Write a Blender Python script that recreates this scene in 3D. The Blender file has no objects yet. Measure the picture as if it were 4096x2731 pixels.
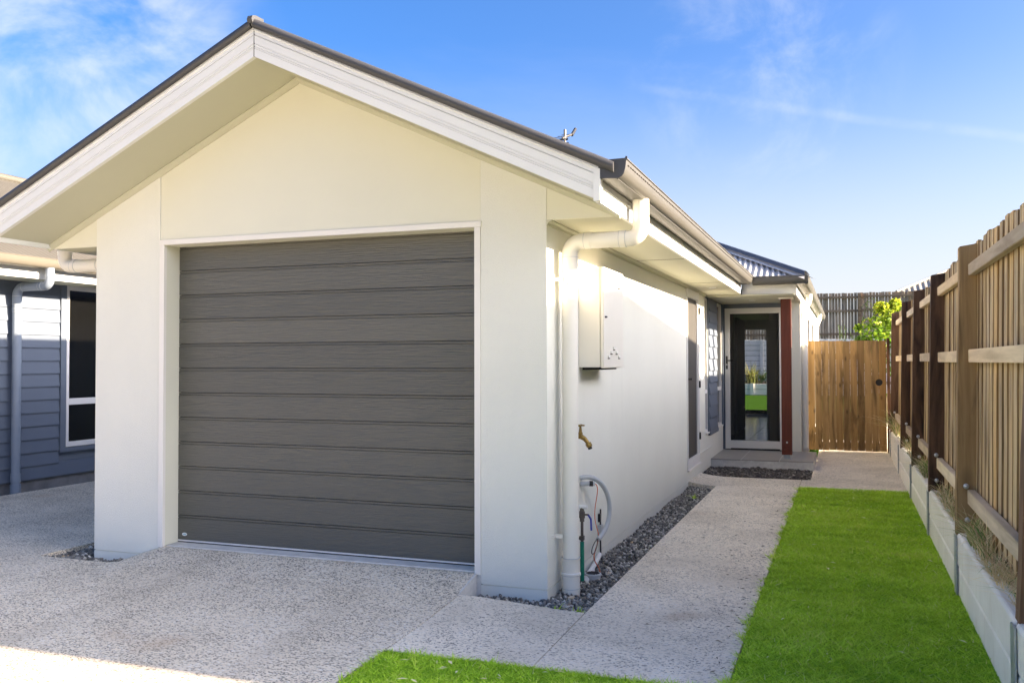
import bpy, bmesh, math, random
import numpy as np
from mathutils import Vector, Matrix
R = random.Random(7)
NR = np.random.default_rng(11)
S = bpy.context.scene
COL = S.collection

# ------------------------------------------------------------------ camera
F_PX, YAW, TILT, ROLL = 3606.8, 0.353018, 0.0224525, -0.0021873
cd = bpy.data.cameras.new('camera'); cam = bpy.data.objects.new('camera', cd); COL.objects.link(cam)
cd.sensor_width = 36.0; cd.lens = 36.0 * F_PX / 4096.0; cd.clip_start = 0.05; cd.clip_end = 3000
fw = Vector((-math.sin(YAW), math.cos(YAW), 0)); rt = Vector((math.cos(YAW), math.sin(YAW), 0)); up = Vector((0, 0, 1))
f2 = fw * math.cos(TILT) + up * math.sin(TILT); u2 = up * math.cos(TILT) - fw * math.sin(TILT)
r3 = rt * math.cos(ROLL) + u2 * math.sin(ROLL); u3 = u2 * math.cos(ROLL) - rt * math.sin(ROLL)
M = Matrix((r3, u3, -f2)).transposed().to_4x4(); M.translation = Vector((1.68988, -5.19456, 1.37404))
cam.matrix_world = M
S.camera = cam

# ------------------------------------------------------------------ sky, sun, exposure
SUN_DIR = Vector((1.0, 0.054, 0.37)).normalized()
SUN_EL = math.asin(SUN_DIR.z); SUN_ROT = math.atan2(SUN_DIR.x, SUN_DIR.y)
VEIL = 0.10; HAZE = (2.15, 2.13, 2.1, 1); CLOUD = (2.4, 2.4, 2.4, 1)
SKY_STRENGTH, SUN_STRENGTH, EXPOSURE = 0.05, 2.8, 3.36
W = bpy.data.worlds.new('World'); S.world = W; W.use_nodes = True
wt = W.node_tree; wt.nodes.clear()
def wn(t, **k):
    n = wt.nodes.new(t)
    for a, b in k.items(): setattr(n, a, b)
    return n
def wmath(op, a, b=None, clamp=False):
    n = wn('ShaderNodeMath', operation=op); n.use_clamp = clamp
    for i, v in enumerate((a, b)):
        if v is None: continue
        if isinstance(v, (int, float)): n.inputs[i].default_value = v
        else: wt.links.new(v, n.inputs[i])
    return n.outputs[0]
sky = wn('ShaderNodeTexSky'); sky.sky_type = 'NISHITA'; sky.sun_disc = False
sky.sun_elevation = SUN_EL; sky.sun_rotation = SUN_ROT
sky.altitude = 0; sky.air_density = .46; sky.dust_density = 4.5; sky.ozone_density = 3.0
tc = wn('ShaderNodeTexCoord')
def wdot(vec):
    n = wn('ShaderNodeVectorMath', operation='DOT_PRODUCT'); wt.links.new(tc.outputs['Generated'], n.inputs[0]); n.inputs[1].default_value = vec
    return n.outputs['Value']
def wnoise(scale, detail, rough, stretch=(1, 1, 1), loc=(0, 0, 0), dist=0.0):
    mp = wn('ShaderNodeMapping'); mp.inputs['Scale'].default_value = stretch; mp.inputs['Location'].default_value = loc
    wt.links.new(tc.outputs['Generated'], mp.inputs['Vector'])
    n = wn('ShaderNodeTexNoise'); n.inputs['Scale'].default_value = scale; n.inputs['Detail'].default_value = detail
    n.inputs['Roughness'].default_value = rough; n.inputs['Distortion'].default_value = dist
    wt.links.new(mp.outputs[0], n.inputs['Vector']); return n.outputs['Fac']
def wstep(v, a, b):
    n = wn('ShaderNodeMapRange', interpolation_type='SMOOTHSTEP'); wt.links.new(v, n.inputs[0])
    n.inputs[1].default_value = a; n.inputs[2].default_value = b; return n.outputs[0]
def pixdir(px, py):
    return (f2 + r3 * ((px - 2048) / F_PX) - u3 * ((py - 1365.5) / F_PX)).normalized()
# thin cirrus: a general veil of wisps plus two denser drifts and a fading contrail
veil = wmath('MULTIPLY', wstep(wnoise(2.6, 7, .62, (1, 1, 2.2), (3.1, 1.2, .4), .6), .50, .80), .45)
d1 = pixdir(300, 230); d2 = pixdir(3050, 260)
blob1 = wmath('MULTIPLY', wstep(wdot(d1), .978, .9998), wstep(wnoise(7.5, 8, .58, (1, 1, 1.4), (.3, .9, .2), .35), .32, .72))
blob2 = wmath('MULTIPLY', wstep(wdot(d2), .988, .9996), wstep(wnoise(9, 8, .62, (1, 1, 1.2), (1.7, .2, .8), .4), .40, .78))
ca, cb = pixdir(2560, 352), pixdir(4096, 556)
cn = ca.cross(cb).normalized(); ct = (cb - ca).normalized()
wob = wmath('MULTIPLY', wmath('SUBTRACT', wnoise(6, 4, .6), .5), .012)
off = wmath('ABSOLUTE', wmath('ADD', wdot(cn), wob))
line = wmath('MULTIPLY', wmath('SUBTRACT', 1.0, wstep(off, .0008, .0075)), wstep(wdot(ct), -.20 + ca.dot(ct) + .20 - .03, ca.dot(ct) + .07))
line = wmath('MULTIPLY', line, wstep(wnoise(14, 5, .6), .25, .7))
cl = wmath('ADD', wmath('MULTIPLY', blob1, .60), wmath('MULTIPLY', blob2, .30))
cl = wmath('ADD', cl, wmath('MULTIPLY', line, .13))
cl = wmath('MINIMUM', wmath('ADD', cl, wmath('MULTIPLY', veil, VEIL)), .85)
mixc = wn('ShaderNodeMix', data_type='RGBA'); wt.links.new(cl, mixc.inputs['Factor'])
hz = wn('ShaderNodeMix', data_type='RGBA'); wt.links.new(wmath('MULTIPLY', wmath('SUBTRACT', 1.0, wstep(wdot((0, 0, 1)), -.02, .34)), .84), hz.inputs['Factor']); hz.inputs['B'].default_value = HAZE
hsv = wn('ShaderNodeHueSaturation'); hsv.inputs['Saturation'].default_value = 1.27; wt.links.new(sky.outputs[0], hsv.inputs['Color'])
wt.links.new(hsv.outputs[0], hz.inputs['A']); wt.links.new(hz.outputs['Result'], mixc.inputs['A']); mixc.inputs['B'].default_value = CLOUD
bg = wn('ShaderNodeBackground'); bg.inputs['Strength'].default_value = SKY_STRENGTH
wt.links.new(mixc.outputs['Result'], bg.inputs['Color'])
wo = wn('ShaderNodeOutputWorld'); wt.links.new(bg.outputs[0], wo.inputs['Surface'])
sd = bpy.data.lights.new('sun', 'SUN'); sun = bpy.data.objects.new('sun', sd); COL.objects.link(sun)
sd.energy = SUN_STRENGTH; sd.angle = math.radians(0.55); sd.color = (1.0, .80, .57)
sun.rotation_euler = SUN_DIR.to_track_quat('Z', 'Y').to_euler(); sun.location = (8, 0, 9)
S.view_settings.view_transform = 'Standard'; S.view_settings.look = 'None'
S.view_settings.exposure = EXPOSURE; S.view_settings.gamma = 1.0; S.view_settings.use_curve_mapping = False
S.render.engine = 'CYCLES'; S.cycles.use_denoising = True; S.cycles.max_bounces = 8; S.cycles.diffuse_bounces = 5
S.cycles.transparent_max_bounces = 8; S.cycles.caustics_reflective = False; S.cycles.caustics_refractive = False

# ------------------------------------------------------------------ materials
MATS = {}
class NT:
    def __init__(s, name):
        m = bpy.data.materials.new(name); m.use_nodes = True; s.m = m; s.t = m.node_tree; MATS[name] = m
        s.b = s.t.nodes['Principled BSDF']; s.out = s.t.nodes['Material Output']
    def n(s, t, **k):
        n = s.t.nodes.new(t)
        for a, b in k.items(): setattr(n, a, b)
        return n
    def l(s, a, b): s.t.links.new(a, b)
    def coords(s, scale=(1, 1, 1), rnd=True, kind='Object'):
        c = s.n('ShaderNodeTexCoord'); v = c.outputs[kind]
        if rnd:
            oi = s.n('ShaderNodeObjectInfo'); mu = s.n('ShaderNodeMath', operation='MULTIPLY'); s.l(oi.outputs['Random'], mu.inputs[0]); mu.inputs[1].default_value = 37.0
            ad = s.n('ShaderNodeVectorMath', operation='ADD'); s.l(v, ad.inputs[0]); s.l(mu.outputs[0], ad.inputs[1]); v = ad.outputs[0]
        mp = s.n('ShaderNodeMapping'); mp.inputs['Scale'].default_value = scale; s.l(v, mp.inputs['Vector']); return mp.outputs[0]
    def noise(s, vec, scale, detail=4, rough=.55, dist=0):
        n = s.n('ShaderNodeTexNoise'); s.l(vec, n.inputs['Vector']); n.inputs['Scale'].default_value = scale
        n.inputs['Detail'].default_value = detail; n.inputs['Roughness'].default_value = rough; n.inputs['Distortion'].default_value = dist
        return n.outputs['Fac']
    def ramp(s, fac, stops, interp='LINEAR'):
        n = s.n('ShaderNodeValToRGB'); s.l(fac, n.inputs[0]); n.color_ramp.interpolation = interp
        e = n.color_ramp.elements
        while len(e) < len(stops): e.new(.5)
        for i, (p, c) in enumerate(stops):
            e[i].position = p; e[i].color = (*c, 1) if len(c) == 3 else c
        return n.outputs[0]
    def mix(s, fac, a, b, mode='MIX'):
        n = s.n('ShaderNodeMix', data_type='RGBA', blend_type=mode)
        for k, v in (('Factor', fac), ('A', a), ('B', b)):
            if isinstance(v, (int, float)): n.inputs[k].default_value = v
            elif isinstance(v, tuple): n.inputs[k].default_value = (*v, 1)
            else: s.l(v, n.inputs[k])
        return n.outputs['Result']
    def mrange(s, v, a, b, c=0., d=1.):
        n = s.n('ShaderNodeMapRange'); s.l(v, n.inputs[0])
        for i, q in enumerate((a, b, c, d)): n.inputs[i + 1].default_value = q
        return n.outputs[0]
    def bump(s, h, strength, dist=.01):
        n = s.n('ShaderNodeBump'); n.inputs['Strength'].default_value = strength; n.inputs['Distance'].default_value = dist
        s.l(h, n.inputs['Height']); s.l(n.outputs[0], s.b.inputs['Normal'])
    def col(s, c):
        if isinstance(c, tuple): s.b.inputs['Base Color'].default_value = (*c, 1)
        else: s.l(c, s.b.inputs['Base Color'])
    def set(s, **k):
        for a, b in k.items(): s.b.inputs[a.replace('_', ' ')].default_value = b
        return s
def lerp3(a, k): return tuple(min(1, x * k) for x in a)

def paint(name, c, rough=.55, var=.06, vscale=1.3, bump=.0, bscale=180, spec=.4, metal=0., streak=0.):
    q = NT(name); v = q.coords(rnd=False)
    n1 = q.noise(v, vscale, 5, .6)
    c1 = q.mix(q.mrange(n1, .3, .7), lerp3(c, 1 - var), lerp3(c, 1 + var))
    if streak > 0:
        vs = q.coords((6, 6, .35), rnd=False); ns = q.noise(vs, 1.0, 6, .7)
        c1 = q.mix(q.mrange(ns, .55, .8, 0, streak), c1, lerp3(c, .62))
    q.col(c1); q.set(Roughness=rough, Metallic=metal); q.b.inputs['Specular IOR Level'].default_value = spec
    if bump > 0: q.bump(q.noise(v, bscale, 3, .6), bump, .004)
    return q.m

paint('render_white', (.735, .735, .665), .75, .03, 1.1, .9, 150, .25, streak=.10)
paint('panel_white', (.695, .685, .57), .6, .02, 1.0, .03, 90, .3)
paint('trim_white', (.78, .755, .70), .45, .015, 1.5, spec=.4)
paint('barge_white', (.67, .675, .65), .4, .02, 1.2, spec=.45)
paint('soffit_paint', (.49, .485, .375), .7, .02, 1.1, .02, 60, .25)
paint('alu_white', (.72, .71, .69), .35, .01, 2, spec=.5)
paint('pipe_white', (.75, .725, .655), .38, .02, 3, spec=.45, streak=.05)
paint('charcoal_metal', (.045, .046, .05), .5, .06, 2.5, spec=.5, streak=.1)
paint('gutter_metal', (.085, .082, .074), .42, .05, 2.5, spec=.55)
paint('roof_steel', (.40, .40, .40), .42, .07, 1.6, spec=.5, streak=.12)
paint('roof_pale', (.24, .23, .21), .5, .05, 1.6, spec=.4)
paint('roof_cream', (.085, .08, .068), .5, .06, 1.6, spec=.4, streak=.1)
paint('gutter_cream', (.11, .10, .08), .45, .05, 2, spec=.4)
paint('hip_steel', (.05, .062, .088), .38, .05, 2, spec=.55)
paint('siding_blue', (.115, .14, .185), .6, .04, 2.2, .05, 60, .3)
paint('siding_trim', (.125, .15, .19), .55, .03, 2.0, spec=.3)
paint('pipe_blue', (.20, .24, .30), .42, .04, 3, spec=.4)
paint('plinth_grey', (.20, .20, .205), .85, .25, 5, .4, 60, .2, streak=.3)
paint('meterbox', (.74, .715, .64), .4, .02, 3, spec=.45)
paint('black_metal', (.012, .012, .013), .4, .05, 4, spec=.5)
paint('dark_gap', (.02, .018, .016), .9, .1, 4, spec=.1)
paint('rubber_dark', (.03, .03, .032), .6, .05, 6, spec=.3)
paint('steel_galv', (.42, .45, .47), .45, .16, 9, .1, 120, .5, metal=.55, streak=.35)
paint('bolt_galv', (.62, .63, .64), .35, .06, 30, spec=.5, metal=.6)
paint('copper_brown', (.10, .085, .075), .5, .2, 20, spec=.5, metal=.2)
paint('green_sleeve', (.008, .19, .12), .5, .06, 12, spec=.4)
paint('valve_blue', (.02, .045, .33), .4, .03, 10, spec=.5)
paint('conduit_grey', (.46, .48, .49), .45, .05, 8, spec=.4)
paint('orange_cable', (.68, .17, .07), .5, .03, 8, spec=.4)
paint('white_plastic', (.78, .78, .76), .4, .04, 8, spec=.45)
paint('interior_wall', (.42, .40, .36), .8, .03, 2, spec=.2)
paint('interior_door', (.30, .29, .27), .6, .03, 2, spec=.3)
paint('house_brick_far', (.55, .52, .47), .8, .05, 2, spec=.2)
paint('street_asphalt', (.055, .055, .057), .9, .15, 20, .3, 160, .2)
paint('antenna_alu', (.16, .15, .13), .4, .05, 9, spec=.5, metal=.5)

q = NT('brass'); v = q.coords(rnd=False); q.col(q.mix(q.mrange(q.noise(v, 60, 4), .35, .7), (.33, .22, .055), (.12, .07, .025))); q.set(Metallic=.8, Roughness=.38)

def sheet_metal_door():
    q = NT('door_woodgrain'); v = q.coords((1.1, 8, 26), rnd=True); n = q.noise(v, 5, 6, .6, .35)
    v2 = q.coords((.6, 2, 1.2), rnd=True); n2 = q.noise(v2, 2.2, 3, .5)
    c = q.mix(q.mrange(n, .3, .7), (.070, .071, .060), (.088, .088, .076)); c = q.mix(q.mrange(n2, .3, .75, 0, .35), c, (.10, .10, .087))
    q.col(c); q.set(Roughness=.36); q.b.inputs['Specular IOR Level'].default_value = .7
    oi = q.n('ShaderNodeObjectInfo'); q.col(q.mix(1.0, c, q.ramp(oi.outputs['Random'], [(0, (.86, .86, .84)), (1, (1.12, 1.10, 1.06))]), 'MULTIPLY'))
    q.bump(n, .8, .006)
sheet_metal_door()

def wood(name, c1, c2, dark, axis=2, grain=26, rough=.75, darkamt=.5, knots=.35, grey=None, kr=.13):
    q = NT(name); sc = [1, 1, 1]; sc[axis] = .05
    v = q.coords(tuple(sc)); n = q.noise(v, grain, 6, .62, .25)
    sc2 = [1, 1, 1]; sc2[axis] = .16; v2 = q.coords(tuple(sc2)); n2 = q.noise(v2, 7, 5, .6, .8)
    c = q.mix(q.mrange(n, .3, .7), c1, c2)
    c = q.mix(q.mrange(n2, .48, .68, 0, darkamt), c, dark)
    sc3 = [1, 1, 1]; sc3[axis] = .45; vo = q.n('ShaderNodeTexVoronoi'); q.l(q.coords(tuple(sc3)), vo.inputs['Vector']); vo.inputs['Scale'].default_value = 5.5
    c = q.mix(q.mrange(vo.outputs['Distance'], .0, kr, knots, 0), c, lerp3(dark, .7))
    oi = q.n('ShaderNodeObjectInfo')
    c = q.mix(1.0, c, q.ramp(oi.outputs['Random'], [(0, (.55, .52, .50)), (.35, (.95, .93, .92)), (.7, (1, 1, 1)), (1, (1.0, .90, .74))]), 'MULTIPLY')
    if grey:
        v4 = q.coords((1.5, 1.5, .5)); c = q.mix(q.mrange(q.noise(v4, 3, 4), .45, .75, 0, .7), c, grey)
    q.col(c); q.set(Roughness=rough); q.b.inputs['Specular IOR Level'].default_value = .25
    q.bump(n, .5, .004)
    return q.m
wood('paling_wood', (.43, .30, .135), (.74, .57, .32), (.12, .08, .045), 2, 30, .8, .75, .4, (.50, .42, .30))
wood('paling_back_edge_shade', (.26, .165, .075), (.44, .30, .15), (.07, .045, .025), 2, 30, .8, .6, .3)
wood('rail_wood', (.60, .50, .35), (.84, .73, .55), (.30, .22, .14), 1, 24, .8, .4, .3)
wood('post_tan', (.25, .165, .08), (.40, .285, .15), (.06, .042, .026), 2, 22, .8, .9, .85, None, .30)
wood('post_brown', (.13, .075, .046), (.25, .15, .095), (.025, .015, .012), 2, 22, .75, .9, .8, None, .28)
wood('gate_wood', (.26, .165, .068), (.45, .295, .13), (.065, .042, .022), 2, 20, .7, .8, .85)
wood('old_paling', (.28, .20, .13), (.50, .39, .28), (.035, .028, .022), 2, 26, .85, .55, .3, (.16, .15, .135))
wood('old_rail', (.24, .165, .105), (.34, .25, .17), (.05, .035, .026), 0, 22, .85, .5, .3)
wood('merbau', (.090, .023, .015), (.135, .036, .023), (.05, .013, .009), 2, 30, .45, .5, .1)
wood('bark', (.10, .075, .05), (.16, .12, .08), (.04, .03, .02), 2, 18, .9, .5, .2)

def aggregate(name, cement, dark_amt, tint, stain=.35, scale=105):
    q = NT(name); v = q.coords(rnd=False)
    w = q.noise(v, 60, 3); va = q.n('ShaderNodeVectorMath', operation='MULTIPLY_ADD'); cb = q.n('ShaderNodeCombineXYZ')
    q.l(w, cb.inputs[0]); q.l(q.noise(v, 47, 3), cb.inputs[1]); q.l(cb.outputs[0], va.inputs[0]); va.inputs[1].default_value = (.03, .02, 0); q.l(v, va.inputs[2])
    mp = q.n('ShaderNodeMapping'); mp.inputs['Scale'].default_value = (.62, 1.0, 1); q.l(va.outputs[0], mp.inputs['Vector'])
    vo = q.n('ShaderNodeTexVoronoi'); vo.inputs['Scale'].default_value = scale; vo.inputs['Randomness'].default_value = 1; q.l(mp.outputs[0], vo.inputs['Vector'])
    sx = q.n('ShaderNodeSeparateColor'); q.l(vo.outputs['Color'], sx.inputs[0])
    big = q.noise(v, .9, 6, .62); dens = q.noise(v, 2.3, 5, .65)
    pick = q.n('ShaderNodeMath', operation='ADD'); q.l(sx.outputs[0], pick.inputs[0]); q.l(q.mrange(dens, .3, .75, -.16, .34), pick.inputs[1])
    stone = q.ramp(pick.outputs[0], [(0, (.05, .05, .055)), (dark_amt * .6, (.13, .13, .135)), (dark_amt, lerp3(cement, .72)), (.8, lerp3(cement, 1.0)), (.98, (.80, .78, .72))])
    edge = q.mrange(vo.outputs['Distance'], .42, .66)
    c = q.mix(edge, stone, cement)
    c = q.mix(q.mrange(q.noise(v, 260, 2), .35, .7, 0, .35), c, lerp3(cement, .55))
    c = q.mix(q.mrange(big, .42, .72, 0, stain), c, lerp3(tint, .62))
    mid = q.noise(v, 4.5, 5, .6); c = q.mix(q.mrange(mid, .55, .8, 0, stain * .7), c, tint)
    spots = q.noise(v, 1.7, 2, .4); c = q.mix(q.mrange(spots, .66, .76, 0, .40), c, (.46, .32, .20))
    q.col(c); q.set(Roughness=.85); q.b.inputs['Specular IOR Level'].default_value = .1
    if name == 'aggregate_drive':
        sp = q.n('ShaderNodeSeparateXYZ'); q.l(v, sp.inputs[0]); pp = q.n('ShaderNodeMath', operation='PINGPONG'); ad = q.n('ShaderNodeMath', operation='ADD'); q.l(sp.outputs[0], ad.inputs[0]); ad.inputs[1].default_value = 1.02; q.l(ad.outputs[0], pp.inputs[0]); pp.inputs[1].default_value = .68
        tr = q.n('ShaderNodeMath', operation='MULTIPLY'); q.l(q.mrange(pp.outputs[0], .02, .16, .30, 0), tr.inputs[0]); q.l(q.mrange(q.noise(v, 1.4, 5, .6), .35, .65), tr.inputs[1]); c = q.mix(tr.outputs[0], c, lerp3(tint, .5)); q.col(c)
    q.bump(q.mrange(vo.outputs['Distance'], 0, .6, 1, 0), .35, .004)
aggregate('aggregate_drive', (.79, .70, .55), .56, (.63, .55, .43), .24, 140)
aggregate('aggregate_path', (.90, .81, .66), .36, (.64, .56, .44), .62, 140)

q = NT('concrete_smooth'); v = q.coords(rnd=True); n = q.noise(v, 3, 6, .65)
vs = q.coords((2.2, 2.2, .35), rnd=True); st = q.noise(vs, 5, 4, .6)
c = q.mix(q.mrange(n, .3, .7), (.76, .74, .68), (.88, .86, .80)); c = q.mix(q.mrange(st, .56, .76, 0, .45), c, (.58, .52, .40))
q.col(c); q.set(Roughness=.8); q.bump(q.noise(v, 120, 3), .15, .003)
q = NT('kerb_concrete'); v = q.coords(rnd=False); q.col(q.mix(q.mrange(q.noise(v, 14, 5, .7), .3, .7), (.52, .51, .49), (.70, .69, .66))); q.set(Roughness=.85); q.bump(q.noise(v, 90, 3), .2, .004)
q = NT('porch_tile'); v = q.coords((1, 4, 1)); q.col(q.mix(q.mrange(q.noise(v, 3, 6, .65), .3, .7), (.30, .28, .25), (.39, .37, .335))); q.set(Roughness=.42)
paint('grout', (.62, .61, .58), .8, .03, 5, spec=.2)
paint('floor_tile', (.42, .41, .38), .12, .05, 3, spec=.5)

def stones(name, stops):
    q = NT(name); a = q.n('ShaderNodeAttribute'); a.attribute_name = 'tint'
    c = q.ramp(a.outputs['Fac'], stops); v = q.coords(rnd=False)
    c = q.mix(q.mrange(q.noise(v, 120, 3), .3, .7, 0, .35), c, (.10, .10, .10)); q.col(c); q.set(Roughness=.7)
stones('gravel_stone', [(0, (.07, .065, .058)), (.40, (.16, .15, .13)), (.72, (.33, .31, .27)), (.90, (.52, .49, .43)), (.985, (.74, .70, .62)), (1, (.55, .40, .22))])
stones('mulch_chip', [(0, (.035, .03, .026)), (.6, (.085, .072, .062)), (.9, (.17, .145, .12)), (1, (.50, .45, .37))])
paint('soil', (.05, .042, .034), .95, .3, 8, .5, 60, .1)
q = NT('litter'); a = q.n('ShaderNodeAttribute'); a.attribute_name = 'tint'; q.col(q.ramp(a.outputs['Fac'], [(0, (.03, .026, .022)), (.6, (.10, .08, .055)), (.80, (.35, .28, .17)), (.88, (.80, .72, .42)), (.94, (.85, .78, .50)), (1, (.78, .76, .70))])); q.set(Roughness=.8)

def leafy(name, stops, trans=.35, patch=None, rough=.5):
    q = NT(name); a = q.n('ShaderNodeAttribute'); a.attribute_name = 'tint'; c = q.ramp(a.outputs['Fac'], stops)
    if patch:
        v = q.coords(rnd=False); c = q.mix(q.mrange(q.noise(v, 2.2, 4), .4, .7, 0, .55), c, patch)
    q.col(c); q.set(Roughness=rough); q.b.inputs['Specular IOR Level'].default_value = .3
    tr = q.n('ShaderNodeBsdfTranslucent'); q.l(c if not isinstance(c, tuple) else c, tr.inputs[0])
    mx = q.n('ShaderNodeMixShader'); mx.inputs[0].default_value = trans; q.l(q.b.outputs[0], mx.inputs[1]); q.l(tr.outputs[0], mx.inputs[2]); q.l(mx.outputs[0], q.out.inputs['Surface'])
leafy('lawn_blade', [(0, (.13, .25, .02)), (.28, (.33, .54, .03)), (.58, (.57, .82, .06)), (.88, (.74, .90, .12)), (.96, (.78, .70, .26)), (1, (.90, .80, .50))], .40, (.44, .62, .04))
leafy('tuft_blade', [(0, (.10, .19, .04)), (.45, (.22, .34, .08)), (.55, (.60, .48, .24)), (.85, (.88, .76, .50)), (1, (.46, .24, .12))], .3)
leafy('shrub_leaf', [(0, (.05, .12, .018)), (.45, (.13, .26, .022)), (.8, (.34, .44, .03)), (1, (.52, .52, .05))], .4)
leafy('flax_leaf', [(0, (.06, .11, .02)), (.6, (.20, .22, .04)), (1, (.42, .38, .10))], .3)
q = NT('lawn_soil'); v = q.coords(rnd=False); c = q.mix(q.mrange(q.noise(v, 45, 5, .7), .3, .7), (.14, .30, .02), (.34, .58, .045)); q.col(q.mix(q.mrange(q.noise(v, 1.6, 4), .45, .75, 0, .4), c, (.30, .42, .06))); q.set(Roughness=.95); q.b.inputs['Specular IOR Level'].default_value = 0; q.bump(q.noise(v, 140, 4), .8, .02)
q = NT('yard_grass'); v = q.coords(rnd=False); q.col(q.mix(q.mrange(q.noise(v, 9, 6, .7), .3, .7), (.018, .05, .005), (.04, .085, .009))); q.set(Roughness=.9); q.b.inputs['Specular IOR Level'].default_value = 0; q.bump(q.noise(v, 60, 4), .8, .03)

q = NT('back_turf'); v = q.coords(rnd=False); q.col(q.mix(q.mrange(q.noise(v, 9, 6, .7), .3, .7), (.028, .075, .008), (.05, .115, .014))); q.set(Roughness=.9); q.b.inputs['Specular IOR Level'].default_value = 0
q = NT('window_glass'); q.col((.018, .02, .02)); q.set(Roughness=.06); q.b.inputs['Specular IOR Level'].default_value = .45
q = NT('screen_mesh'); v = q.coords(rnd=False); q.col(q.mix(q.mrange(q.noise(v, 300, 2), .3, .7), (.012, .012, .012), (.03, .03, .029))); q.set(Roughness=.5)
tp = q.n('ShaderNodeBsdfTransparent'); mx = q.n('ShaderNodeMixShader'); mx.inputs[0].default_value = .30
q.l(tp.outputs[0], mx.inputs[1]); q.l(q.b.outputs[0], mx.inputs[2]); q.l(mx.outputs[0], q.out.inputs['Surface'])
q = NT('screen_dense'); v = q.coords(rnd=False); q.col(q.mix(q.mrange(q.noise(v, 400, 2), .3, .7), (.035, .034, .032), (.06, .058, .055))); q.set(Roughness=.55)
q = NT('screen_dark'); v = q.coords(rnd=False); q.col(q.mix(q.mrange(q.noise(v, 400, 2), .3, .7), (.002, .002, .002), (.004, .004, .004))); q.set(Roughness=.12)
q = NT('sticker'); v = q.coords(rnd=False); q.col((.72, .74, .74)); q.set(Roughness=.4)
q = NT('sticker_print'); q.col((.10, .38, .52)); q.set(Roughness=.4)

# ------------------------------------------------------------------ mesh helpers
ORG = {}
def org(o): return ORG.get(o.name, Vector((0, 0, 0)))
def link(o, parent=None, at=(0, 0, 0)):
    COL.objects.link(o); at = Vector(at); ORG[o.name] = at
    if parent: o.parent = parent; o.location = at - org(parent)
    else: o.location = at
    return o
def tag(o, label=None, cat=None, group=None, kind=None):
    if label: o['label'] = label
    if cat: o['category'] = cat
    if group: o['group'] = group
    if kind: o['kind'] = kind
    return o
def thing(name, label, cat, at=(0, 0, 0), group=None):
    o = bpy.data.objects.new(name, None); o.empty_display_size = .1; link(o, None, at); return tag(o, label, cat, group)

class MB:
    def __init__(s): s.v = []; s.f = []
    def add(s, vs, fs):
        k = len(s.v); s.v += [tuple(p) for p in vs]; s.f += [tuple(i + k for i in f) for f in fs]; return s
    def box(s, x0, x1, y0, y1, z0, z1):
        return s.add([(x0, y0, z0), (x1, y0, z0), (x1, y1, z0), (x0, y1, z0), (x0, y0, z1), (x1, y0, z1), (x1, y1, z1), (x0, y1, z1)],
                     [(0, 3, 2, 1), (4, 5, 6, 7), (0, 1, 5, 4), (1, 2, 6, 5), (2, 3, 7, 6), (3, 0, 4, 7)])
    def prism(s, poly, axis, a0, a1):
        def P(p, a): return (a, p[0], p[1]) if axis == 0 else ((p[0], a, p[1]) if axis == 1 else (p[0], p[1], a))
        n = len(poly); vs = [P(p, a0) for p in poly] + [P(p, a1) for p in poly]
        return s.add(vs, [tuple(range(n)), tuple(range(2 * n - 1, n - 1, -1))] + [(i, (i + 1) % n, n + (i + 1) % n, n + i) for i in range(n)])
    def sweepx(s, prof, xs, zf):                       # profile (y, dz) carried along x at height zf(x)
        n = len(prof); vs = [(x, p[0], zf(x) + p[1]) for x in xs for p in prof]; fs = []
        for k in range(len(xs) - 1):
            for i in range(n): fs.append((k * n + i, k * n + (i + 1) % n, (k + 1) * n + (i + 1) % n, (k + 1) * n + i))
        fs += [tuple(range(n)), tuple((len(xs) - 1) * n + i for i in range(n - 1, -1, -1))]
        return s.add(vs, fs)
    def tube(s, path, r, seg=14, cap=True):
        pts = [Vector(p) for p in path]; rs = r if isinstance(r, (list, tuple)) else [r] * len(pts); rings = []; ref = None
        for i, p in enumerate(pts):
            t = ((pts[i] - pts[i - 1]) if i else (pts[1] - pts[0])).normalized()
            if 0 < i < len(pts) - 1: t = ((pts[i + 1] - p).normalized() + (p - pts[i - 1]).normalized()).normalized()
            if ref is None: ref = Vector((0, 0, 1)) if abs(t.z) < .9 else Vector((1, 0, 0))
            a = t.cross(ref).normalized(); b = a.cross(t).normalized(); ref = b
            rings.append([p + (a * math.cos(2 * math.pi * k / seg) + b * math.sin(2 * math.pi * k / seg)) * rs[i] for k in range(seg)])
        vs = [v for g in rings for v in g]; fs = []
        for i in range(len(rings) - 1):
            for k in range(seg): fs.append((i * seg + k, i * seg + (k + 1) % seg, (i + 1) * seg + (k + 1) % seg, (i + 1) * seg + k))
        if cap: fs += [tuple(range(seg)), tuple((len(rings) - 1) * seg + k for k in range(seg - 1, -1, -1))]
        return s.add(vs, fs)
    def mesh(s, name, mat, bevel=0, smooth=0, jit=0):
        me = bpy.data.meshes.new(name)
        vs = s.v if not jit else [(x + R.uniform(-jit, jit), y + R.uniform(-jit, jit), z + R.uniform(-jit, jit)) for x, y, z in s.v]
        me.from_pydata(vs, [], s.f); bm = bmesh.new(); bm.from_mesh(me); bmesh.ops.recalc_face_normals(bm, faces=bm.faces)
        if bevel: bmesh.ops.bevel(bm, geom=bm.edges[:], offset=bevel, segments=2, affect='EDGES', clamp_overlap=True)
        bm.to_mesh(me); bm.free(); me.materials.append(MATS[mat])
        if smooth or bevel:
            me.polygons.foreach_set('use_smooth', [True] * len(me.polygons)); me.set_sharp_from_angle(angle=math.radians(smooth or 40))
        return me
    def build(s, name, mat, parent=None, bevel=0, smooth=0, at=(0, 0, 0), jit=0):
        return link(bpy.data.objects.new(name, s.mesh(name, mat, bevel, smooth, jit)), parent, at)
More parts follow.
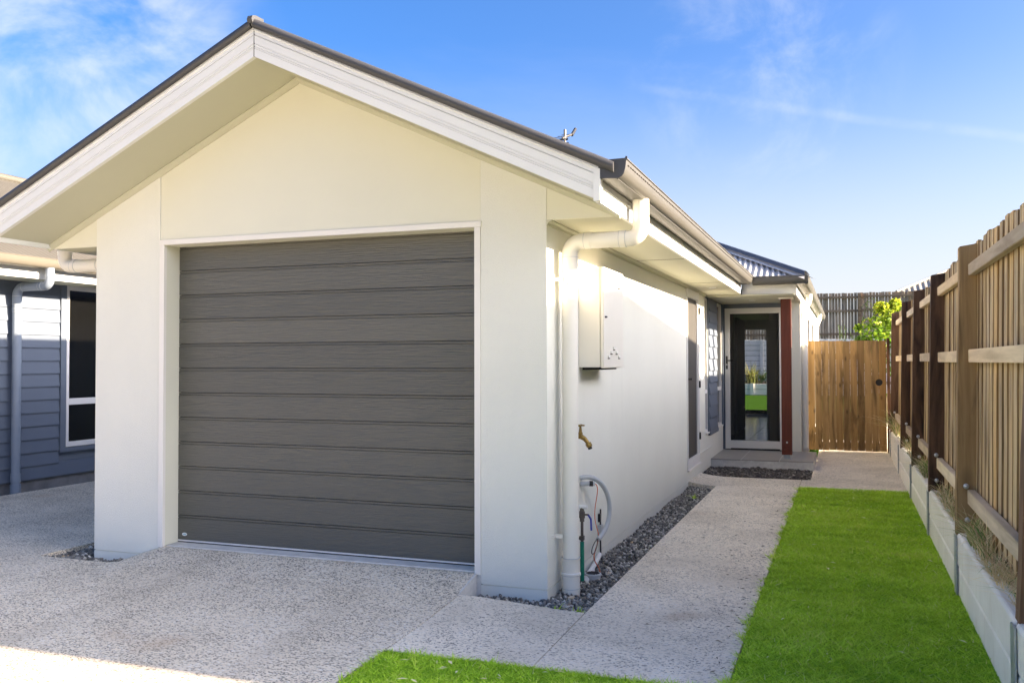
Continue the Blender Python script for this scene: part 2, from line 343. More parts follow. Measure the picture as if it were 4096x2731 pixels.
def inst(name, me, parent, at, rot=(0, 0, 0), sc=(1, 1, 1)):
    o = link(bpy.data.objects.new(name, me), parent, at); o.rotation_euler = rot; o.scale = sc; return o
def bx(name, mat, parent, *a, bevel=0): return MB().box(*a).build(name, mat, parent, bevel)
def arc(c, r, a0, a1, u, w, n=6):
    c, u, w = Vector(c), Vector(u), Vector(w)
    return [c + u * (r * math.cos(a0 + (a1 - a0) * i / n)) + w * (r * math.sin(a0 + (a1 - a0) * i / n)) for i in range(n + 1)]
def np_mesh(name, v, f, mat, parent=None, tint=None, smooth=False):
    v = np.asarray(v, np.float32); f = np.asarray(f, np.int32); me = bpy.data.meshes.new(name); k = f.shape[1]
    me.vertices.add(len(v)); me.vertices.foreach_set('co', v.ravel()); me.loops.add(f.size); me.loops.foreach_set('vertex_index', f.ravel())
    me.polygons.add(len(f)); me.polygons.foreach_set('loop_start', np.arange(0, f.size, k, dtype=np.int32)); me.polygons.foreach_set('loop_total', np.full(len(f), k, np.int32))
    if tint is not None:
        at = me.attributes.new('tint', 'FLOAT', 'POINT'); at.data.foreach_set('value', np.asarray(tint, np.float32))
    if smooth: me.polygons.foreach_set('use_smooth', np.ones(len(f), bool))
    me.update(); me.validate(); me.materials.append(MATS[mat])
    return link(bpy.data.objects.new(name, me), parent)

# ------------------------------------------------------------------ ground levels
def sst(a, b, x): t = np.clip((x - a) / (b - a), 0, 1); return t * t * (3 - 2 * t)
def zf(x, y):
    x = np.asarray(x, float); y = np.asarray(y, float)
    base = np.interp(-y, [.27, 1.2, 9.], [-.035, -.05, -.20])
    bump = np.interp(-y, [0, .28, .7, 1.2], [.099, .035, .012, 0])
    return base + bump * sst(-3.22, -2.86, x) * (1 - sst(-.46, .33, x))
def paving(name, rects, mat, skirt=.12, step=.12):
    V = []; Fc = []
    for x0, x1, y0, y1 in rects:
        nx = max(2, int((x1 - x0) / step) + 1); ny = max(2, int((y1 - y0) / step) + 1)
        X, Y = np.meshgrid(np.linspace(x0, x1, nx), np.linspace(y0, y1, ny)); Z = zf(X, Y); k = len(V)
        V += list(map(tuple, np.stack([X, Y, Z], -1).reshape(-1, 3)))
        for j in range(ny - 1):
            for i in range(nx - 1): a = k + j * nx + i; Fc.append((a, a + 1, a + nx + 1, a + nx))
        loop = [k + i for i in range(nx)] + [k + j * nx + nx - 1 for j in range(1, ny)] + [k + (ny - 1) * nx + i for i in range(nx - 2, -1, -1)] + [k + j * nx for j in range(ny - 2, 0, -1)]
        b = len(V); V += [(V[i][0], V[i][1], V[i][2] - skirt) for i in loop]; m = len(loop)
        for i in range(m): Fc.append((loop[(i + 1) % m], loop[i], b + i, b + (i + 1) % m))
    me = bpy.data.meshes.new(name); me.from_pydata(V, [], Fc); me.materials.append(MATS[mat])
    return tag(link(bpy.data.objects.new(name, me)), kind='structure')
def sheet(name, x0, x1, y0, y1, z, mat):
    o = MB().add([(x0, y0, z), (x1, y0, z), (x1, y1, z), (x0, y1, z)], [(0, 1, 2, 3)]).build(name, mat); return tag(o, kind='structure')
sheet('ground', -400, 400, -400, 400, -.32, 'yard_grass')
sheet('street', -400, 400, -26, -18.2, -.27, 'street_asphalt')
paving('driveway', [(-6.72, -.463, -3.5, -.17), (-2.877, -.474, -.17, .16), (-3.12, -2.877, -.17, -.002), (-6.72, -3.85, -.17, 14)], 'aggregate_drive', .14)
paving('added_bounce_court', [(-26, 26, -18, -3.51)], 'aggregate_path', .14, .5)  # unseen pale court, added to bounce sunlight onto the facade
paving('apron_slab', [(-.456, .306, -1.19, -.272)], 'aggregate_path')
paving('path', [(.312, 1.196, -1.19, 6.08), (.004, .312, 5.2, 6.08)], 'aggregate_path')
paving('side_path', [(1.203, 2.322, 5.33, 6.08), (1.30, 2.322, 6.08, 12.0)], 'aggregate_path')
paving('front_lawn_soil', [(-.45, 2.4, -3.5, -1.20)], 'lawn_soil', .12, .3)
paving('side_lawn_soil', [(1.204, 2.322, -1.20, 5.325)], 'lawn_soil', .12, .3)
tag(MB().box(2.40, 40, -3.1, 60, -.3, .30).build('raised_yard', 'yard_grass'), kind='structure')
bx('garage_slab', 'kerb_concrete', None, -2.872, -.478, .03, .6, -.12, .071); tag(bpy.data.objects['garage_slab'], kind='structure')
tag(MB().box(-.462, -.4325, .002, .148, -.16, .060).build('slab_edge', 'kerb_concrete'), kind='structure')
tag(MB().prism([(-.30, -.2), (-.002, -.2), (-.002, .067), (-.29, -.0015)], 0, -.470, -.4595).build('slab_edge', 'kerb_concrete'), kind='structure')
bx('bed_soil', 'soil', None, -.46, .31, -.27, 5.195, -.30, -.095); tag(bpy.data.objects['bed_soil'], kind='structure')
bx('bed_soil', 'soil', None, .002, 1.296, 6.09, 7.05, -.30, -.085); tag(bpy.data.objects['bed_soil.001'], kind='structure')
bx('bed_soil', 'soil', None, -3.848, -3.0, -.168, 8, -.30, -.09); tag(bpy.data.objects['bed_soil.002'], kind='structure')

# ------------------------------------------------------------------ the garage house
XR = -1.755; XW = -3.505
house = thing('garage_house', 'cream rendered garage house with dark sectional door under a white gable', 'house', (XR, 0, -.1))
def zs(x): return 3.293 - .4725 * abs(x - XR)          # raked soffit line at the wall
def zb(x): return 3.284 - .4713 * abs(x - XR)          # bottom of the barge board
ZSF = 2.234
# front walls: two rendered piers, sheet panel over the door
for name, xa, xb in (('pier', XW, -2.919), ('pier', -.431, 0.0)):
    MB().prism([(xa, .003), (xb, .003), (xb, zs(xb) + .02), (xa, zs(xa) + .02)], 1, 0, .155).build(name, 'render_white', house)
    MB().box(xa + (.0 if xa < -1 else .0), xb, -.0, .155, -.16, -.003).build('plinth', 'render_white', house)
    MB().box(xa + .008, xb - .008, .008, .15, -.0035, .0035).build('joint_backing', 'panel_white', house)
MB().prism([(-2.917, 2.251), (-.433, 2.251), (-.433, zs(-.433) + .02), (XR, zs(XR) + .02), (-2.917, zs(-2.917) + .02)], 1, .004, .15).build('gable_panel', 'panel_white', house)
for sgn in (-1, 1):
    xe = XR + sgn * 2.212; xw = XW if sgn < 0 else 0.0
    MB().prism([(xw + sgn * .001, ZSF), (xe, ZSF), (xe, zs(xe) + .006), (xw + sgn * .001, zs(xw) + .02)], 1, .003, .03).build('eave_infill', 'panel_white', house)
# opening trim and reveals
MB().box(-2.918, -2.877, -.006, .02, .06, 2.214).build('opening_trim', 'trim_white', house)
MB().box(-.472, -.432, -.006, .02, .06, 2.214).build('opening_trim', 'trim_white', house)
MB().box(-2.922, -.426, -.009, .02, 2.215, 2.250).build('opening_trim', 'trim_white', house)
MB().box(-2.917, -2.8775, .02, .20, .072, 2.30).build('reveal', 'panel_white', house)
MB().box(-.4715, -.434, .02, .20, .072, 2.30).build('reveal', 'panel_white', house)
MB().box(-2.877, -.472, .02, .20, 2.2155, 2.30).build('reveal', 'panel_white', house)
# sectional door: twelve panels with beaded joints
gd = link(bpy.data.objects.new('garage_door', None), house, (XR, .153, .09)); gd.empty_display_size = .1
PH = .1775
prof = [(.03, 0), (.0, .0), (.0, PH - .022), (.010, PH - .0212), (.010, PH - .0186), (.001, PH - .0178), (.001, PH - .0045), (.014, PH - .0036), (.03, PH - .0036)]
pm = MB().prism(prof, 0, -1.172, 1.172).mesh('panel', 'door_woodgrain', 0, 25)
pm2 = MB().prism(prof, 0, -1.172, 1.172).mesh('panel', 'door_woodgrain', 0, 25)
for k in range(12): inst('panel', pm if k % 2 else pm2, gd, (-1.704, .153, .092 + k * PH))
MB().box(-2.876, -.532, .175, .19, .09, 2.215).build('door_back', 'dark_gap', gd)
MB().box(-.532, -.4725, .150, .19, .075, 2.2155).build('door_jamb', 'trim_white', house)
MB().box(-2.876, -.532, .149, .175, .080, .0895).build('bottom_rail', 'alu_white', gd)
MB().box(-2.876, -.532, .152, .172, .071, .080).build('weather_seal', 'rubber_dark', gd)
st = MB().prism([(-2.816 + .022 * math.cos(a), .130 + .0115 * math.sin(a)) for a in np.linspace(0, 2 * math.pi, 24, endpoint=False)], 1, .1505, .153).build('sticker', 'sticker', gd)
for k, (a, b, c, d) in enumerate(((-2.828, -2.822, .1285, .1335), (-2.820, -2.812, .128, .1335), (-2.811, -2.805, .1295, .134), (-2.804, -2.800, .129, .1335), (-2.826, -2.803, .1245, .1255))):
    pass
pr = MB()
for a, b, c, d in ((-2.830, -2.827, .1275, .1315), (-2.8255, -2.8215, .127, .133), (-2.8205, -2.8165, .127, .1315), (-2.8155, -2.8115, .127, .133), (-2.8105, -2.8065, .127, .1315), (-2.8055, -2.8025, .127, .133), (-2.815, -2.802, .1235, .1248)): pr.box(a, b, .1498, .1506, c, d)
pr.build('sticker_print', 'sticker_print', gd)
# side walls, ridge wall body
side = link(bpy.data.objects.new('side_wall', None), house, (0, 4, 0))
def wallbits(par, segs):
    for y0, y1, z0, z1 in segs: MB().box(-.12, 0, y0, y1, z0, z1).build('wall', 'render_white', par)
wallbits(side, [(.1555, 5.14, .003, 2.40), (6.06, 6.60, .003, 2.40), (6.60, 8.52, .003, .45), (5.14, 6.06, .003, .135)])
MB().box(-.12, 0, .1555, 8.52, -.16, -.003).build('plinth', 'render_white', side)
MB().box(-.11, -.006, .15, 8.5, -.0035, .0035).build('joint_backing', 'panel_white', side)
MB().box(XW, XW + .12, .1555, 14, -.16, 2.40).build('wall', 'render_white', side)
# raked soffits, cornice, barge boards, capping
for sgn in (-1, 1):
    xe = XR + sgn * 2.212; xs = [XR, xe] if sgn > 0 else [xe, XR]
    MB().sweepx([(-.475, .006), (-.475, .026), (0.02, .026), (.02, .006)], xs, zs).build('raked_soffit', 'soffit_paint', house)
    MB().sweepx([(.005, -.034), (-.004, -.034), (-.012, -.022), (-.024, -.012), (-.03, -.004), (-.03, .004), (.005, .004)], xs, zs).build('cornice', 'soffit_paint', house)
    bp = [(-.470, 0), (-.50, 0), (-.50, .050), (-.4965, .0515), (-.4965, .0535), (-.50, .055), (-.50, .062), (-.4955, .0635), (-.4955, .0655), (-.50, .067), (-.50, .0785), (-.4965, .080), (-.4965, .082), (-.50, .0835), (-.50, .1345), (-.489, .1352), (-.489, .1375), (-.50, .1382), (-.50, .162), (-.505, .166), (-.505, .172), (-.50, .176), (-.50, .20), (-.470, .20)]
    x2 = [XR + sgn * .002, xe + sgn * .004]
    MB().sweepx(bp, x2, zb).build('barge_board', 'barge_white', house)
    cp = [(-.508, .181), (-.520, .186), (-.529, .198), (-.532, .212), (-.528, .226), (-.518, .237), (-.50, .243), (-.44, .245), (-.40, .236), (-.40, .222), (-.49, .206), (-.500, .19)]
    MB().sweepx(cp, [XR + sgn * (-.004 if sgn > 0 else .012), XR + sgn * 2.30], zb).build('barge_capping', 'charcoal_metal', house, 0, 40)
MB().box(XR - .0015, XR + .0015, -.5015, -.48, zb(XR), zb(XR) + .18).build('barge_joint', 'dark_gap', house)
MB().prism([(-.535, 3.284 + .20), (-.545, 3.284 + .222), (-.535, 3.284 + .244), (-.50, 3.284 + .256), (-.42, 3.284 + .258), (-.42, 3.284 + .2)], 0, XR - .022, XR + .014).build('ridge_cap_end', 'charcoal_metal', house, 0, 40)
for sgn in (-1, 1):
    xe = XR + sgn * 2.212
    MB().prism([(xe - .028, zb(xe) - .004), (xe + .012, zb(xe) - .004), (xe + .012, zb(xe) + .17), (xe - .028, zb(xe) + .185)], 1, -.5045, -.455).build('barge_end_block', 'barge_white', house, .002)
# eaves: fascia, level soffit, cornice, gutter with slots (right), mirrored on the left
def gutter_prof(x0, z0, s=1, w=.153, h=.102):
    o = [(0, h * .95), (0, .0), (.105, -.004), (.125, .004), (.138, .02), (.146, .05), (.150, .085), (.150, .094), (.156, .096), (.156, h), (.144, h)]
    i = [(.144, .088), (.140, .052), (.132, .025), (.121, .010), (.104, .003), (.004, .006), (.004, h * .95)]
    return [(x0 + s * a, z0 + b) for a, b in o + i]
def eave(par, xf, s, y0, y1, slots=True, cap0=True):
    fa = MB().box(min(xf, xf - s * .022), max(xf, xf - s * .022), y0, y1, ZSF + .001, 2.372).build('fascia', 'barge_white', par)
    MB().box(min(xf, xf + s * .005), max(xf, xf + s * .005), y0, y1, 2.318, 2.326).build('fascia_bead', 'barge_white', fa)
    g = MB().prism(gutter_prof(xf + s * .001, 2.357, s), 1, y0, y1).build('gutter', 'gutter_metal', par, 0, 30)
    MB().box(min(xf + s * .098, xf + s * .106), max(xf + s * .098, xf + s * .106), y0 + .01, y1, 2.350, 2.353).build('gutter_lip', 'gutter_metal', g)
    if cap0:
        pts = [(0, .098), (0, 0), (.105, -.005), (.126, .003), (.140, .02), (.148, .05), (.152, .085), (.158, .094), (.159, .108), (.150, .110), (.146, .100)]
        MB().prism([(xf + s * (.001 + a), 2.357 + b) for a, b in pts], 1, y0 - .006, y0).build('gutter_end', 'charcoal_metal', g)
    if slots:
        m = MB(); y = y0 + .05
        while y < y1 - .05:
            xa = xf + s * .1497
            m.box(min(xa, xa + s * .003), max(xa, xa + s * .003), y, y + .032, 2.357 + .068, 2.357 + .073); y += .055
        tag(m.build('gutter_slot', 'dark_gap', g), kind='stuff')
    return g
eaves = link(bpy.data.objects.new('eaves', None), house, (.45, 3, 2.3))
eave(eaves, .457, 1, -.497, 6.625); eave(eaves, XW - .455, -1, -.497, 14, False)
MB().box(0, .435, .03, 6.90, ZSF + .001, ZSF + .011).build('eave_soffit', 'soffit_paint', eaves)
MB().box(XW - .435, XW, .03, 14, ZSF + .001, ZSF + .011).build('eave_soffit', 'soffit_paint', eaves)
MB().prism([(0.0, ZSF), (.032, ZSF), (.032, ZSF - .006), (.012, ZSF - .016), (.006, ZSF - .030), (0.0, ZSF - .030)], 1, .0, 6.62).build('eave_cornice', 'soffit_paint', eaves)
for y in (2.40, 4.8): MB().box(.032, .435, y - .002, y + .002, ZSF - .0012, ZSF + .001).build('soffit_joint', 'dark_gap', eaves)
def downlight(x, y, z):
    p = []; q0 = 20
    m = MB().tube([(x, y, z + .004), (x, y, z - .004)], [.048, .045], q0); return m.build('downlight', 'white_plastic', eaves, 0, 30)
downlight(.25, 5.52, ZSF)
# main roof, corrugated sheets over both slopes
def corr(par, name, mat, cols, along, amp=.0085, pitch=.076, seg=6):
    V = []; Fc = []; prev = None
    for c in cols:
        a, b = along(c); dz = amp * math.cos(2 * math.pi * c / pitch)
        k = len(V); V += [(a[0], a[1], a[2] + dz), (b[0], b[1], b[2] + dz)]
        if prev is not None: Fc.append((prev, prev + 1, k + 1, k))
        prev = k
    me = bpy.data.meshes.new(name); me.from_pydata(V, [], Fc); me.polygons.foreach_set('use_smooth', [True] * len(Fc)); me.materials.append(MATS[mat])
    o = link(bpy.data.objects.new(name, me), par)
    return o
def frange(a, b, d):
    n = int(round((b - a) / d)); return [a + (b - a) * i / n for i in range(n + 1)]
roof = link(bpy.data.objects.new('roof', None), house, (XR, 5, 3.4))
zt = lambda x: zb(x) + .222
corr(roof, 'roof_sheet', 'roof_steel', frange(-.47, 9.8, .0127), lambda y: ((XR, y, zt(XR)), (.50, y, zt(.50))))
corr(roof, 'roof_sheet', 'roof_steel', frange(-.47, 14, .0127), lambda y: ((XR, y, zt(XR)), (-4.01, y, zt(-4.01))))
MB().prism([(XR - .16, zt(XR - .16) + .008), (XR, zt(XR) + .03), (XR + .16, zt(XR + .16) + .008), (XR, zt(XR) + .024)], 1, -.42, 9.6).build('ridge_cap', 'charcoal_metal', roof)
# screen door in the side wall
sdoor = link(bpy.data.objects.new('side_door', None), house, (0, 5.6, .14))
f = MB(); y0, y1, z0, z1 = 5.14, 6.06, .137, 2.215
for a in ((y0, y0 + .045, z0, z1), (y1 - .05, y1, z0, z1), (y0 + .045, y1 - .05, z1 - .10, z1), (y0 + .045, y1 - .05, z0, z0 + .11)): f.box(-.10, .012, *a)
f.build('frame', 'alu_white', sdoor, .003)
g = MB()
for a in ((y0 + .05, y0 + .10, z0 + .115, z1 - .105), (y1 - .11, y1 - .055, z0 + .115, z1 - .105)): g.box(-.03, .004, *a)
g.build('screen_frame', 'alu_white', sdoor)
MB().box(-.02, -.012, y0 + .10, y1 - .11, z0 + .11, z1 - .10).build('screen', 'screen_dense', sdoor)
MB().box(-.115, -.11, y0, y1, z0, z1).build('door_backing', 'dark_gap', sdoor)
MB().box(-.02, .03, y0 - .01, y1 + .02, z0 - .018, z0 - .001).build('sill', 'trim_white', sdoor)
hm = MB().box(.012, .03, y1 - .055, y1 - .035, 0, .085).mesh('hinge', 'black_metal')
for z in (.42, 1.05, 1.95): inst('hinge', hm, sdoor, (0, 0, z))
MB().box(.004, .05, y0 + .065, y0 + .085, 1.16, 1.18).box(.04, .052, y0 + .065, y0 + .15, 1.16, 1.178).build('handle', 'black_metal', sdoor)
MB().box(-.002, .004, 6.0, 7.5, .0, .0).build if False else None
# bay with two sash windows either side of a boarded panel
bay = link(bpy.data.objects.new('window_bay', None), house, (0, 7.4, .45))
MB().box(-.13, -.11, 6.58, 8.52, .45, 2.40).build('bay_backing', 'siding_trim', bay)
MB().box(-.11, -.02, 6.60, 8.50, 2.205, 2.233).build('head_trim', 'siding_trim', bay)
MB().box(-.11, .018, 8.30, 8.405, .45, 2.205).build('corner_trim', 'siding_trim', bay)
MB().box(-.11, .012, 6.86, 6.90, .415, 2.21).build('corner_trim', 'siding_trim', bay)
MB().box(-.11, .012, 7.66, 7.70, .415, 2.21).build('corner_trim', 'siding_trim', bay)
MB().box(-.11, .028, 6.86, 7.70, .40, .452).build('apron_trim', 'siding_trim', bay)
nb = 11; bh = (2.205 - .452) / nb
bmz = MB().prism([(-.10, 0), (.024, 0), (.026, .012), (.006, bh + .012), (-.10, bh + .012)], 1, 6.9005, 7.6595).mesh('weatherboard', 'siding_blue')
for k in range(nb): inst('weatherboard', bmz, bay, (0, 0, .452 + k * bh), sc=(1, 1, 1 if k < nb - 1 else .93))
def sash(par, ya, yb, za, zbm, zc, x=0.0):
    w = link(bpy.data.objects.new('window', None), par, (x, (ya + yb) / 2, za)); f = MB(); t = .035
    for a in ((ya, ya + t, za, zc), (yb - t, yb, za, zc), (ya + t, yb - t, zc - t, zc), (ya + t, yb - t, za, za + t), (ya + t, yb - t, zbm - .025, zbm + .025)): f.box(x - .07, x - .005, *a)
    f.build('frame', 'alu_white', w, .002); MB().box(x - .045, x - .04, ya + t, yb - t, za + t, zc - t).build('pane', 'window_glass', w)
    MB().box(x - .08, x + .02, ya - .01, yb + .01, za - .02, za - .001).build('sill', 'trim_white', w)
    return w
sash(bay, 6.605, 6.855, .452, .98, 2.20); sash(bay, 7.705, 8.295, .452, .98, 2.20)
# porch: tiled slab, ceiling, door wall, screen door, red post
porch = link(bpy.data.objects.new('porch', None), house, (.6, 7.7, .0))
MB().box(.002, 1.305, 7.06, 8.45, -.16, .066).build('slab', 'kerb_concrete', porch)
tm = MB().box(-.299, .299, -.33, .33, 0, .014).mesh('tile', 'porch_tile', .002)
for i, (xc, w) in enumerate(((.098, .187), (.6 - .001 + .02, .40), (1.10, .37))): pass
for x0, x1 in ((.004, .390), (.400, .878), (.888, 1.306)):
    MB().box(x0, x1, 7.055, 8.39, .066, .0795).build('tile', 'porch_tile', porch, .0015)
MB().box(.003, 1.304, 7.06, 8.39, .066, .0782).build('grout', 'grout', porch)
MB().box(0.0, .012, 6.10, 7.10, .228, .242).build('conduit_strip', 'render_white', porch)
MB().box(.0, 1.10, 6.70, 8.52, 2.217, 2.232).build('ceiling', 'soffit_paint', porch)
MB().box(.455, 1.128, 6.745, 6.765, ZSF + .001, 2.372).build('fascia', 'barge_white', porch)
MB().box(.460, 1.12, 6.738, 6.745, 2.296, 2.303).build('fascia_bead', 'barge_white', porch)
MB().box(.460, 1.12, 6.738, 6.745, 2.318, 2.325).build('fascia_bead', 'barge_white', porch)
MB().box(1.10, 1.128, 6.765, 17.0, 2.215, 2.372).build('fascia', 'barge_white', porch)
MB().prism([(6.744 - (a - .457), b) for a, b in gutter_prof(.457, 2.345)], 0, .60, 1.275).build('gutter', 'gutter_metal', porch, 0, 30)
MB().prism([(1.128 + a, 2.345 + b) for a, b in [(0, .098), (0, 0), (.105, -.004), (.125, .004), (.138, .02), (.146, .05), (.156, .1), (.15, .1), (.132, .025), (.104, .003), (.004, .006), (.004, .098)]], 1, 6.60, 17.35).build('gutter', 'gutter_metal', porch, 0, 30)
MB().prism([(1.128, 2.345), (1.253, 2.349), (1.275, 2.395), (1.284, 2.447), (1.128, 2.443)], 1, 17.35, 17.356).build('gutter_end', 'charcoal_metal', porch)
downlight(.50, 7.67, 2.217)
DW = 8.40
MB().box(-.12, .034, DW, DW + .12, .08, 2.40).build('door_wall', 'siding_trim', porch)
MB().box(.90, 1.10, DW, DW + .12, .08, 2.40).build('door_wall', 'render_white', porch)
MB().box(.034, .90, DW - .004, DW + .12, 2.153, 2.40).build('head_trim', 'siding_trim', porch)
ed = link(bpy.data.objects.new('entry_door', None), house, (.46, DW, .09))
f = MB()
for a in ((.036, .108, .082, 2.152), (.806, .878, .082, 2.152)): f.box(a[0], a[1], DW - .02, DW + .05, a[2], a[3])
f.box(.108, .806, DW - .02, DW + .05, 2.072, 2.152); f.box(.108, .806, DW - .02, DW + .05, .105, .215)
f.build('frame', 'alu_white', ed, .003)
MB().box(.036, .878, DW - .03, DW + .06, .0815, .092).build('threshold', 'dark_gap', ed)
MB().box(.878, .90, DW - .01, DW + .05, .08, 2.152).build('jamb', 'trim_white', ed)
MB().box(.108, .806, DW + .012, DW + .016, .215, 2.072).build('screen', 'screen_mesh', ed)
h = MB().box(.052, .076, DW - .028, DW - .02, 1.26, 1.45).build('handle_plate', 'black_metal', ed)
MB().tube([(.064, DW - .028, 1.385), (.064, DW - .065, 1.385), (.16, DW - .07, 1.385)], .009, 8).build('handle', 'black_metal', ed, 0, 40)
MB().tube([(.064, DW - .0285, 1.325), (.064, DW - .034, 1.325)], .012, 10).build('lock', 'alu_white', ed)
pt = MB().box(.90, 1.03, 7.285, 7.40, .135, 2.214).build('post', 'merbau', house, .004)
MB().box(.925, 1.005, 7.335, 7.35, .08, .16).build('post_stirrup', 'steel_galv', pt)
MB().box(.91, 1.02, 7.30, 7.385, .0798, .086).build('post_foot', 'steel_galv', pt)
for xx, zz in ((.967, .30), (.940, .205)): MB().tube([(xx, 7.2845, zz), (xx, 7.277, zz)], [.013, .009], 10).build('bolt', 'bolt_galv' if zz > .25 else 'merbau', pt, 0, 40)
MB().box(.875, 1.06, 7.25, 7.43, 2.199, 2.2165).build('post_capital', 'trim_white', pt)
# rear wing wall with windows, downpipes
wing = link(bpy.data.objects.new('rear_wing', None), house, (1.1, 13, 0))
MB().box(.98, 1.10, DW + .1205, 17.5, -.16, 2.40).build('wall', 'render_white', wing)
for ya, yb in ((10.2, 11.4), (12.6, 13.6), (15.2, 16.2)):
    w = link(bpy.data.objects.new('window', None), wing, (1.1, ya, 1.0)); f = MB()
    for a in ((ya, ya + .05, .95, 2.12), (yb - .05, yb, .95, 2.12), (ya + .05, yb - .05, 2.07, 2.12), (ya + .05, yb - .05, .95, 1.0)): f.box(1.09, 1.125, *a)
    f.build('frame', 'alu_white', w); MB().box(1.10, 1.106, ya + .05, yb - .05, 1.0, 2.07).build('pane', 'window_glass', w)
# porch and wing roof: hip face, long slope, hip cap
EY, EX, EZ = 6.64, 1.235, 2.425
def hipcol(x):
    ya = EY if x > .56 else EY + (.56 - x); yb = EY + (EX - x)
    return (x, ya, EZ + .4663 * (ya - EY)), (x, yb, EZ + .4663 * (yb - EY))
corr(roof, 'roof_sheet', 'roof_steel', frange(-3.2, EX, .0095), hipcol, .0115)
MB().add([(EX, EY, EZ - .004), (EX, 17.4, EZ - .004), (-3.2, 17.4, EZ + .4663 * (EX + 3.2)), (-3.2, EY + EX + 3.2, EZ + .4663 * (EX + 3.2))], [(0, 1, 2, 3)]).build('roof_slope', 'roof_steel', roof)
MB().add([(-7.6, EY + EX + 3.2, EZ - .01), (-7.6, 17.4, EZ - .01), (-3.2, 17.4, EZ + .4663 * (EX + 3.2)), (-3.2, EY + EX + 3.2, EZ + .4663 * (EX + 3.2))], [(0, 1, 2, 3)]).build('roof_slope', 'roof_steel', roof)
hv = Vector((-1, 1, .4663)); n1 = Vector((0, -1, 0)); n2 = Vector((1, 0, 0)); h0 = Vector((EX, EY, EZ + .012)); h1 = h0 + hv * 4.3
def hipstrip(name, mat, offs):
    vs = [h0 + o for o in offs] + [h1 + o for o in offs]; n = len(offs)
    return MB().add(vs, [(i, i + 1, n + i + 1, n + i) for i in range(n - 1)]).build(name, mat, roof, 0, 30)
hipstrip('hip_flashing', 'roof_steel', [Vector((.0, -.135, -.048)), Vector((0, -.035, .004)), Vector((0, -.022, .030)), Vector((.0, .0, .044)), Vector((.022, 0, .030)), Vector((.035, 0, .004)), Vector((.135, 0, -.048))])
hipstrip('hip_cap', 'hip_steel', [Vector((.0, -.062, .006)), Vector((0, -.045, .03)), Vector((0, -.024, .058)), Vector((.0, .0, .070)), Vector((.024, 0, .058)), Vector((.045, 0, .03)), Vector((.062, 0, .006))])
# hall seen through the screen: floor, walls, open leaf, back opening
hall = link(bpy.data.objects.new('hall', None), house, (0, 13, .09))
bx('floor', 'floor_tile', hall, -3.4, .97, DW + .121, 17.5, -.1, .088)
for k in range(1, 15): MB().box(-1.6, .97, 8.6 + k * .6, 8.605 + k * .6, .088, .0888).build('grout_line', 'dark_gap', hall)
for k in range(5): MB().box(-1.0 + k * .6, -.995 + k * .6, DW + .13, 17.4, .088, .0886).build('grout_line', 'dark_gap', hall)
bx('ceiling', 'interior_wall', hall, -3.4, .97, DW + .121, 17.5, 2.38, 2.44)
bx('wall', 'interior_wall', hall, -3.4, -3.3, DW + .121, 17.5, .088, 2.38)
bx('wall', 'interior_wall', hall, .54, .66, 10.07, 13.0, .088, 2.38)
bx('wall', 'interior_wall', hall, -3.3, -.635, 17.38, 17.5, .088, 2.38)
bx('wall', 'interior_wall', hall, -.075, .97, 17.38, 17.5, .088, 2.38)
bx('wall', 'interior_wall', hall, -.635, -.075, 17.38, 17.5, 2.14, 2.38)
bx('wall', 'interior_wall', hall, -3.3, -.12, DW + .121, DW + .20, .088, 2.38)
MB().prism([(-.13, 11.2), (-.09, 11.2), (-.12, 12.78), (-.16, 12.78)], 2, .10, 2.15).build('door_leaf', 'interior_door', hall)
MB().tube([(-.10, 12.6, 1.1), (-.04, 12.6, 1.1), (-.04, 12.45, 1.1)], .012, 8).build('handle', 'black_metal', hall)
bx('wall', 'interior_wall', hall, -1.3, -.14, 11.0, 11.12, .088, 2.38)

# downpipes
def pipe_run(name, par, mat, s, x0, y, r, zt_, zrun, xout, zb_, collars=True):
    d = link(bpy.data.objects.new(name, None), par, (x0, y, zb_)); R0 = .085
    p1 = [(x0, y, zb_), (x0, y, zrun - R0)] + arc((x0 + s * R0, y, zrun - R0), R0, math.pi, math.pi / 2, (s, 0, 0), (0, 0, 1), 8)[1:]
    R1 = .07
    p1 += arc((xout - s * R1, y, zrun + R1), R1, -math.pi / 2, 0, (s, 0, 0), (0, 0, 1), 7) + [Vector((xout, y, zt_))]
    MB().tube(p1, r, 24).build('pipe', mat, d, 0, 40)
    if collars:
        for a, b in (((x0, y, zrun - .19), (x0, y, zrun - .10)), ((x0 + s * .10, y, zrun), (x0 + s * .14, y, zrun)), ((xout - s * .13, y, zrun), (xout - s * .09, y, zrun)), ((xout, y, zrun + .09), (xout, y, zrun + .12)), ((x0, y, zrun - .27), (x0, y, zrun - .235))):
            MB().tube([a, b], r + .0028, 24).build('collar', mat, d, 0, 40)
    for zz in (zrun - .10, zrun - .19, zrun - .27, zrun - .235): MB().tube([(x0, y, zz - .0015), (x0, y, zz + .0015)], r + .0032, 24).build('joint_ring', 'conduit_grey', d, 0, 40)
    for xx in (x0 + s * .10, xout - s * .09, xout - s * .13): MB().tube([(xx - .0015, y, zrun), (xx + .0015, y, zrun)], r + .0032, 24).build('joint_ring', 'conduit_grey', d, 0, 40)
    return d
dp = pipe_run('downpipe', house, 'pipe_white', 1, .083, .215, .050, 2.36, 2.125, .535, .05)
MB().tube([(.083, .215, -.12), (.083, .215, .055)], .0555, 24).build('socket', 'pipe_white', dp, 0, 40)
MB().tube([(.083, .215, .055), (.083, .215, .066), (.083, .215, .07), (.083, .215, .15), (.083, .215, .158)], [.062, .062, .0565, .0565, .060], 24).build('socket', 'pipe_white', dp, 0, 40)
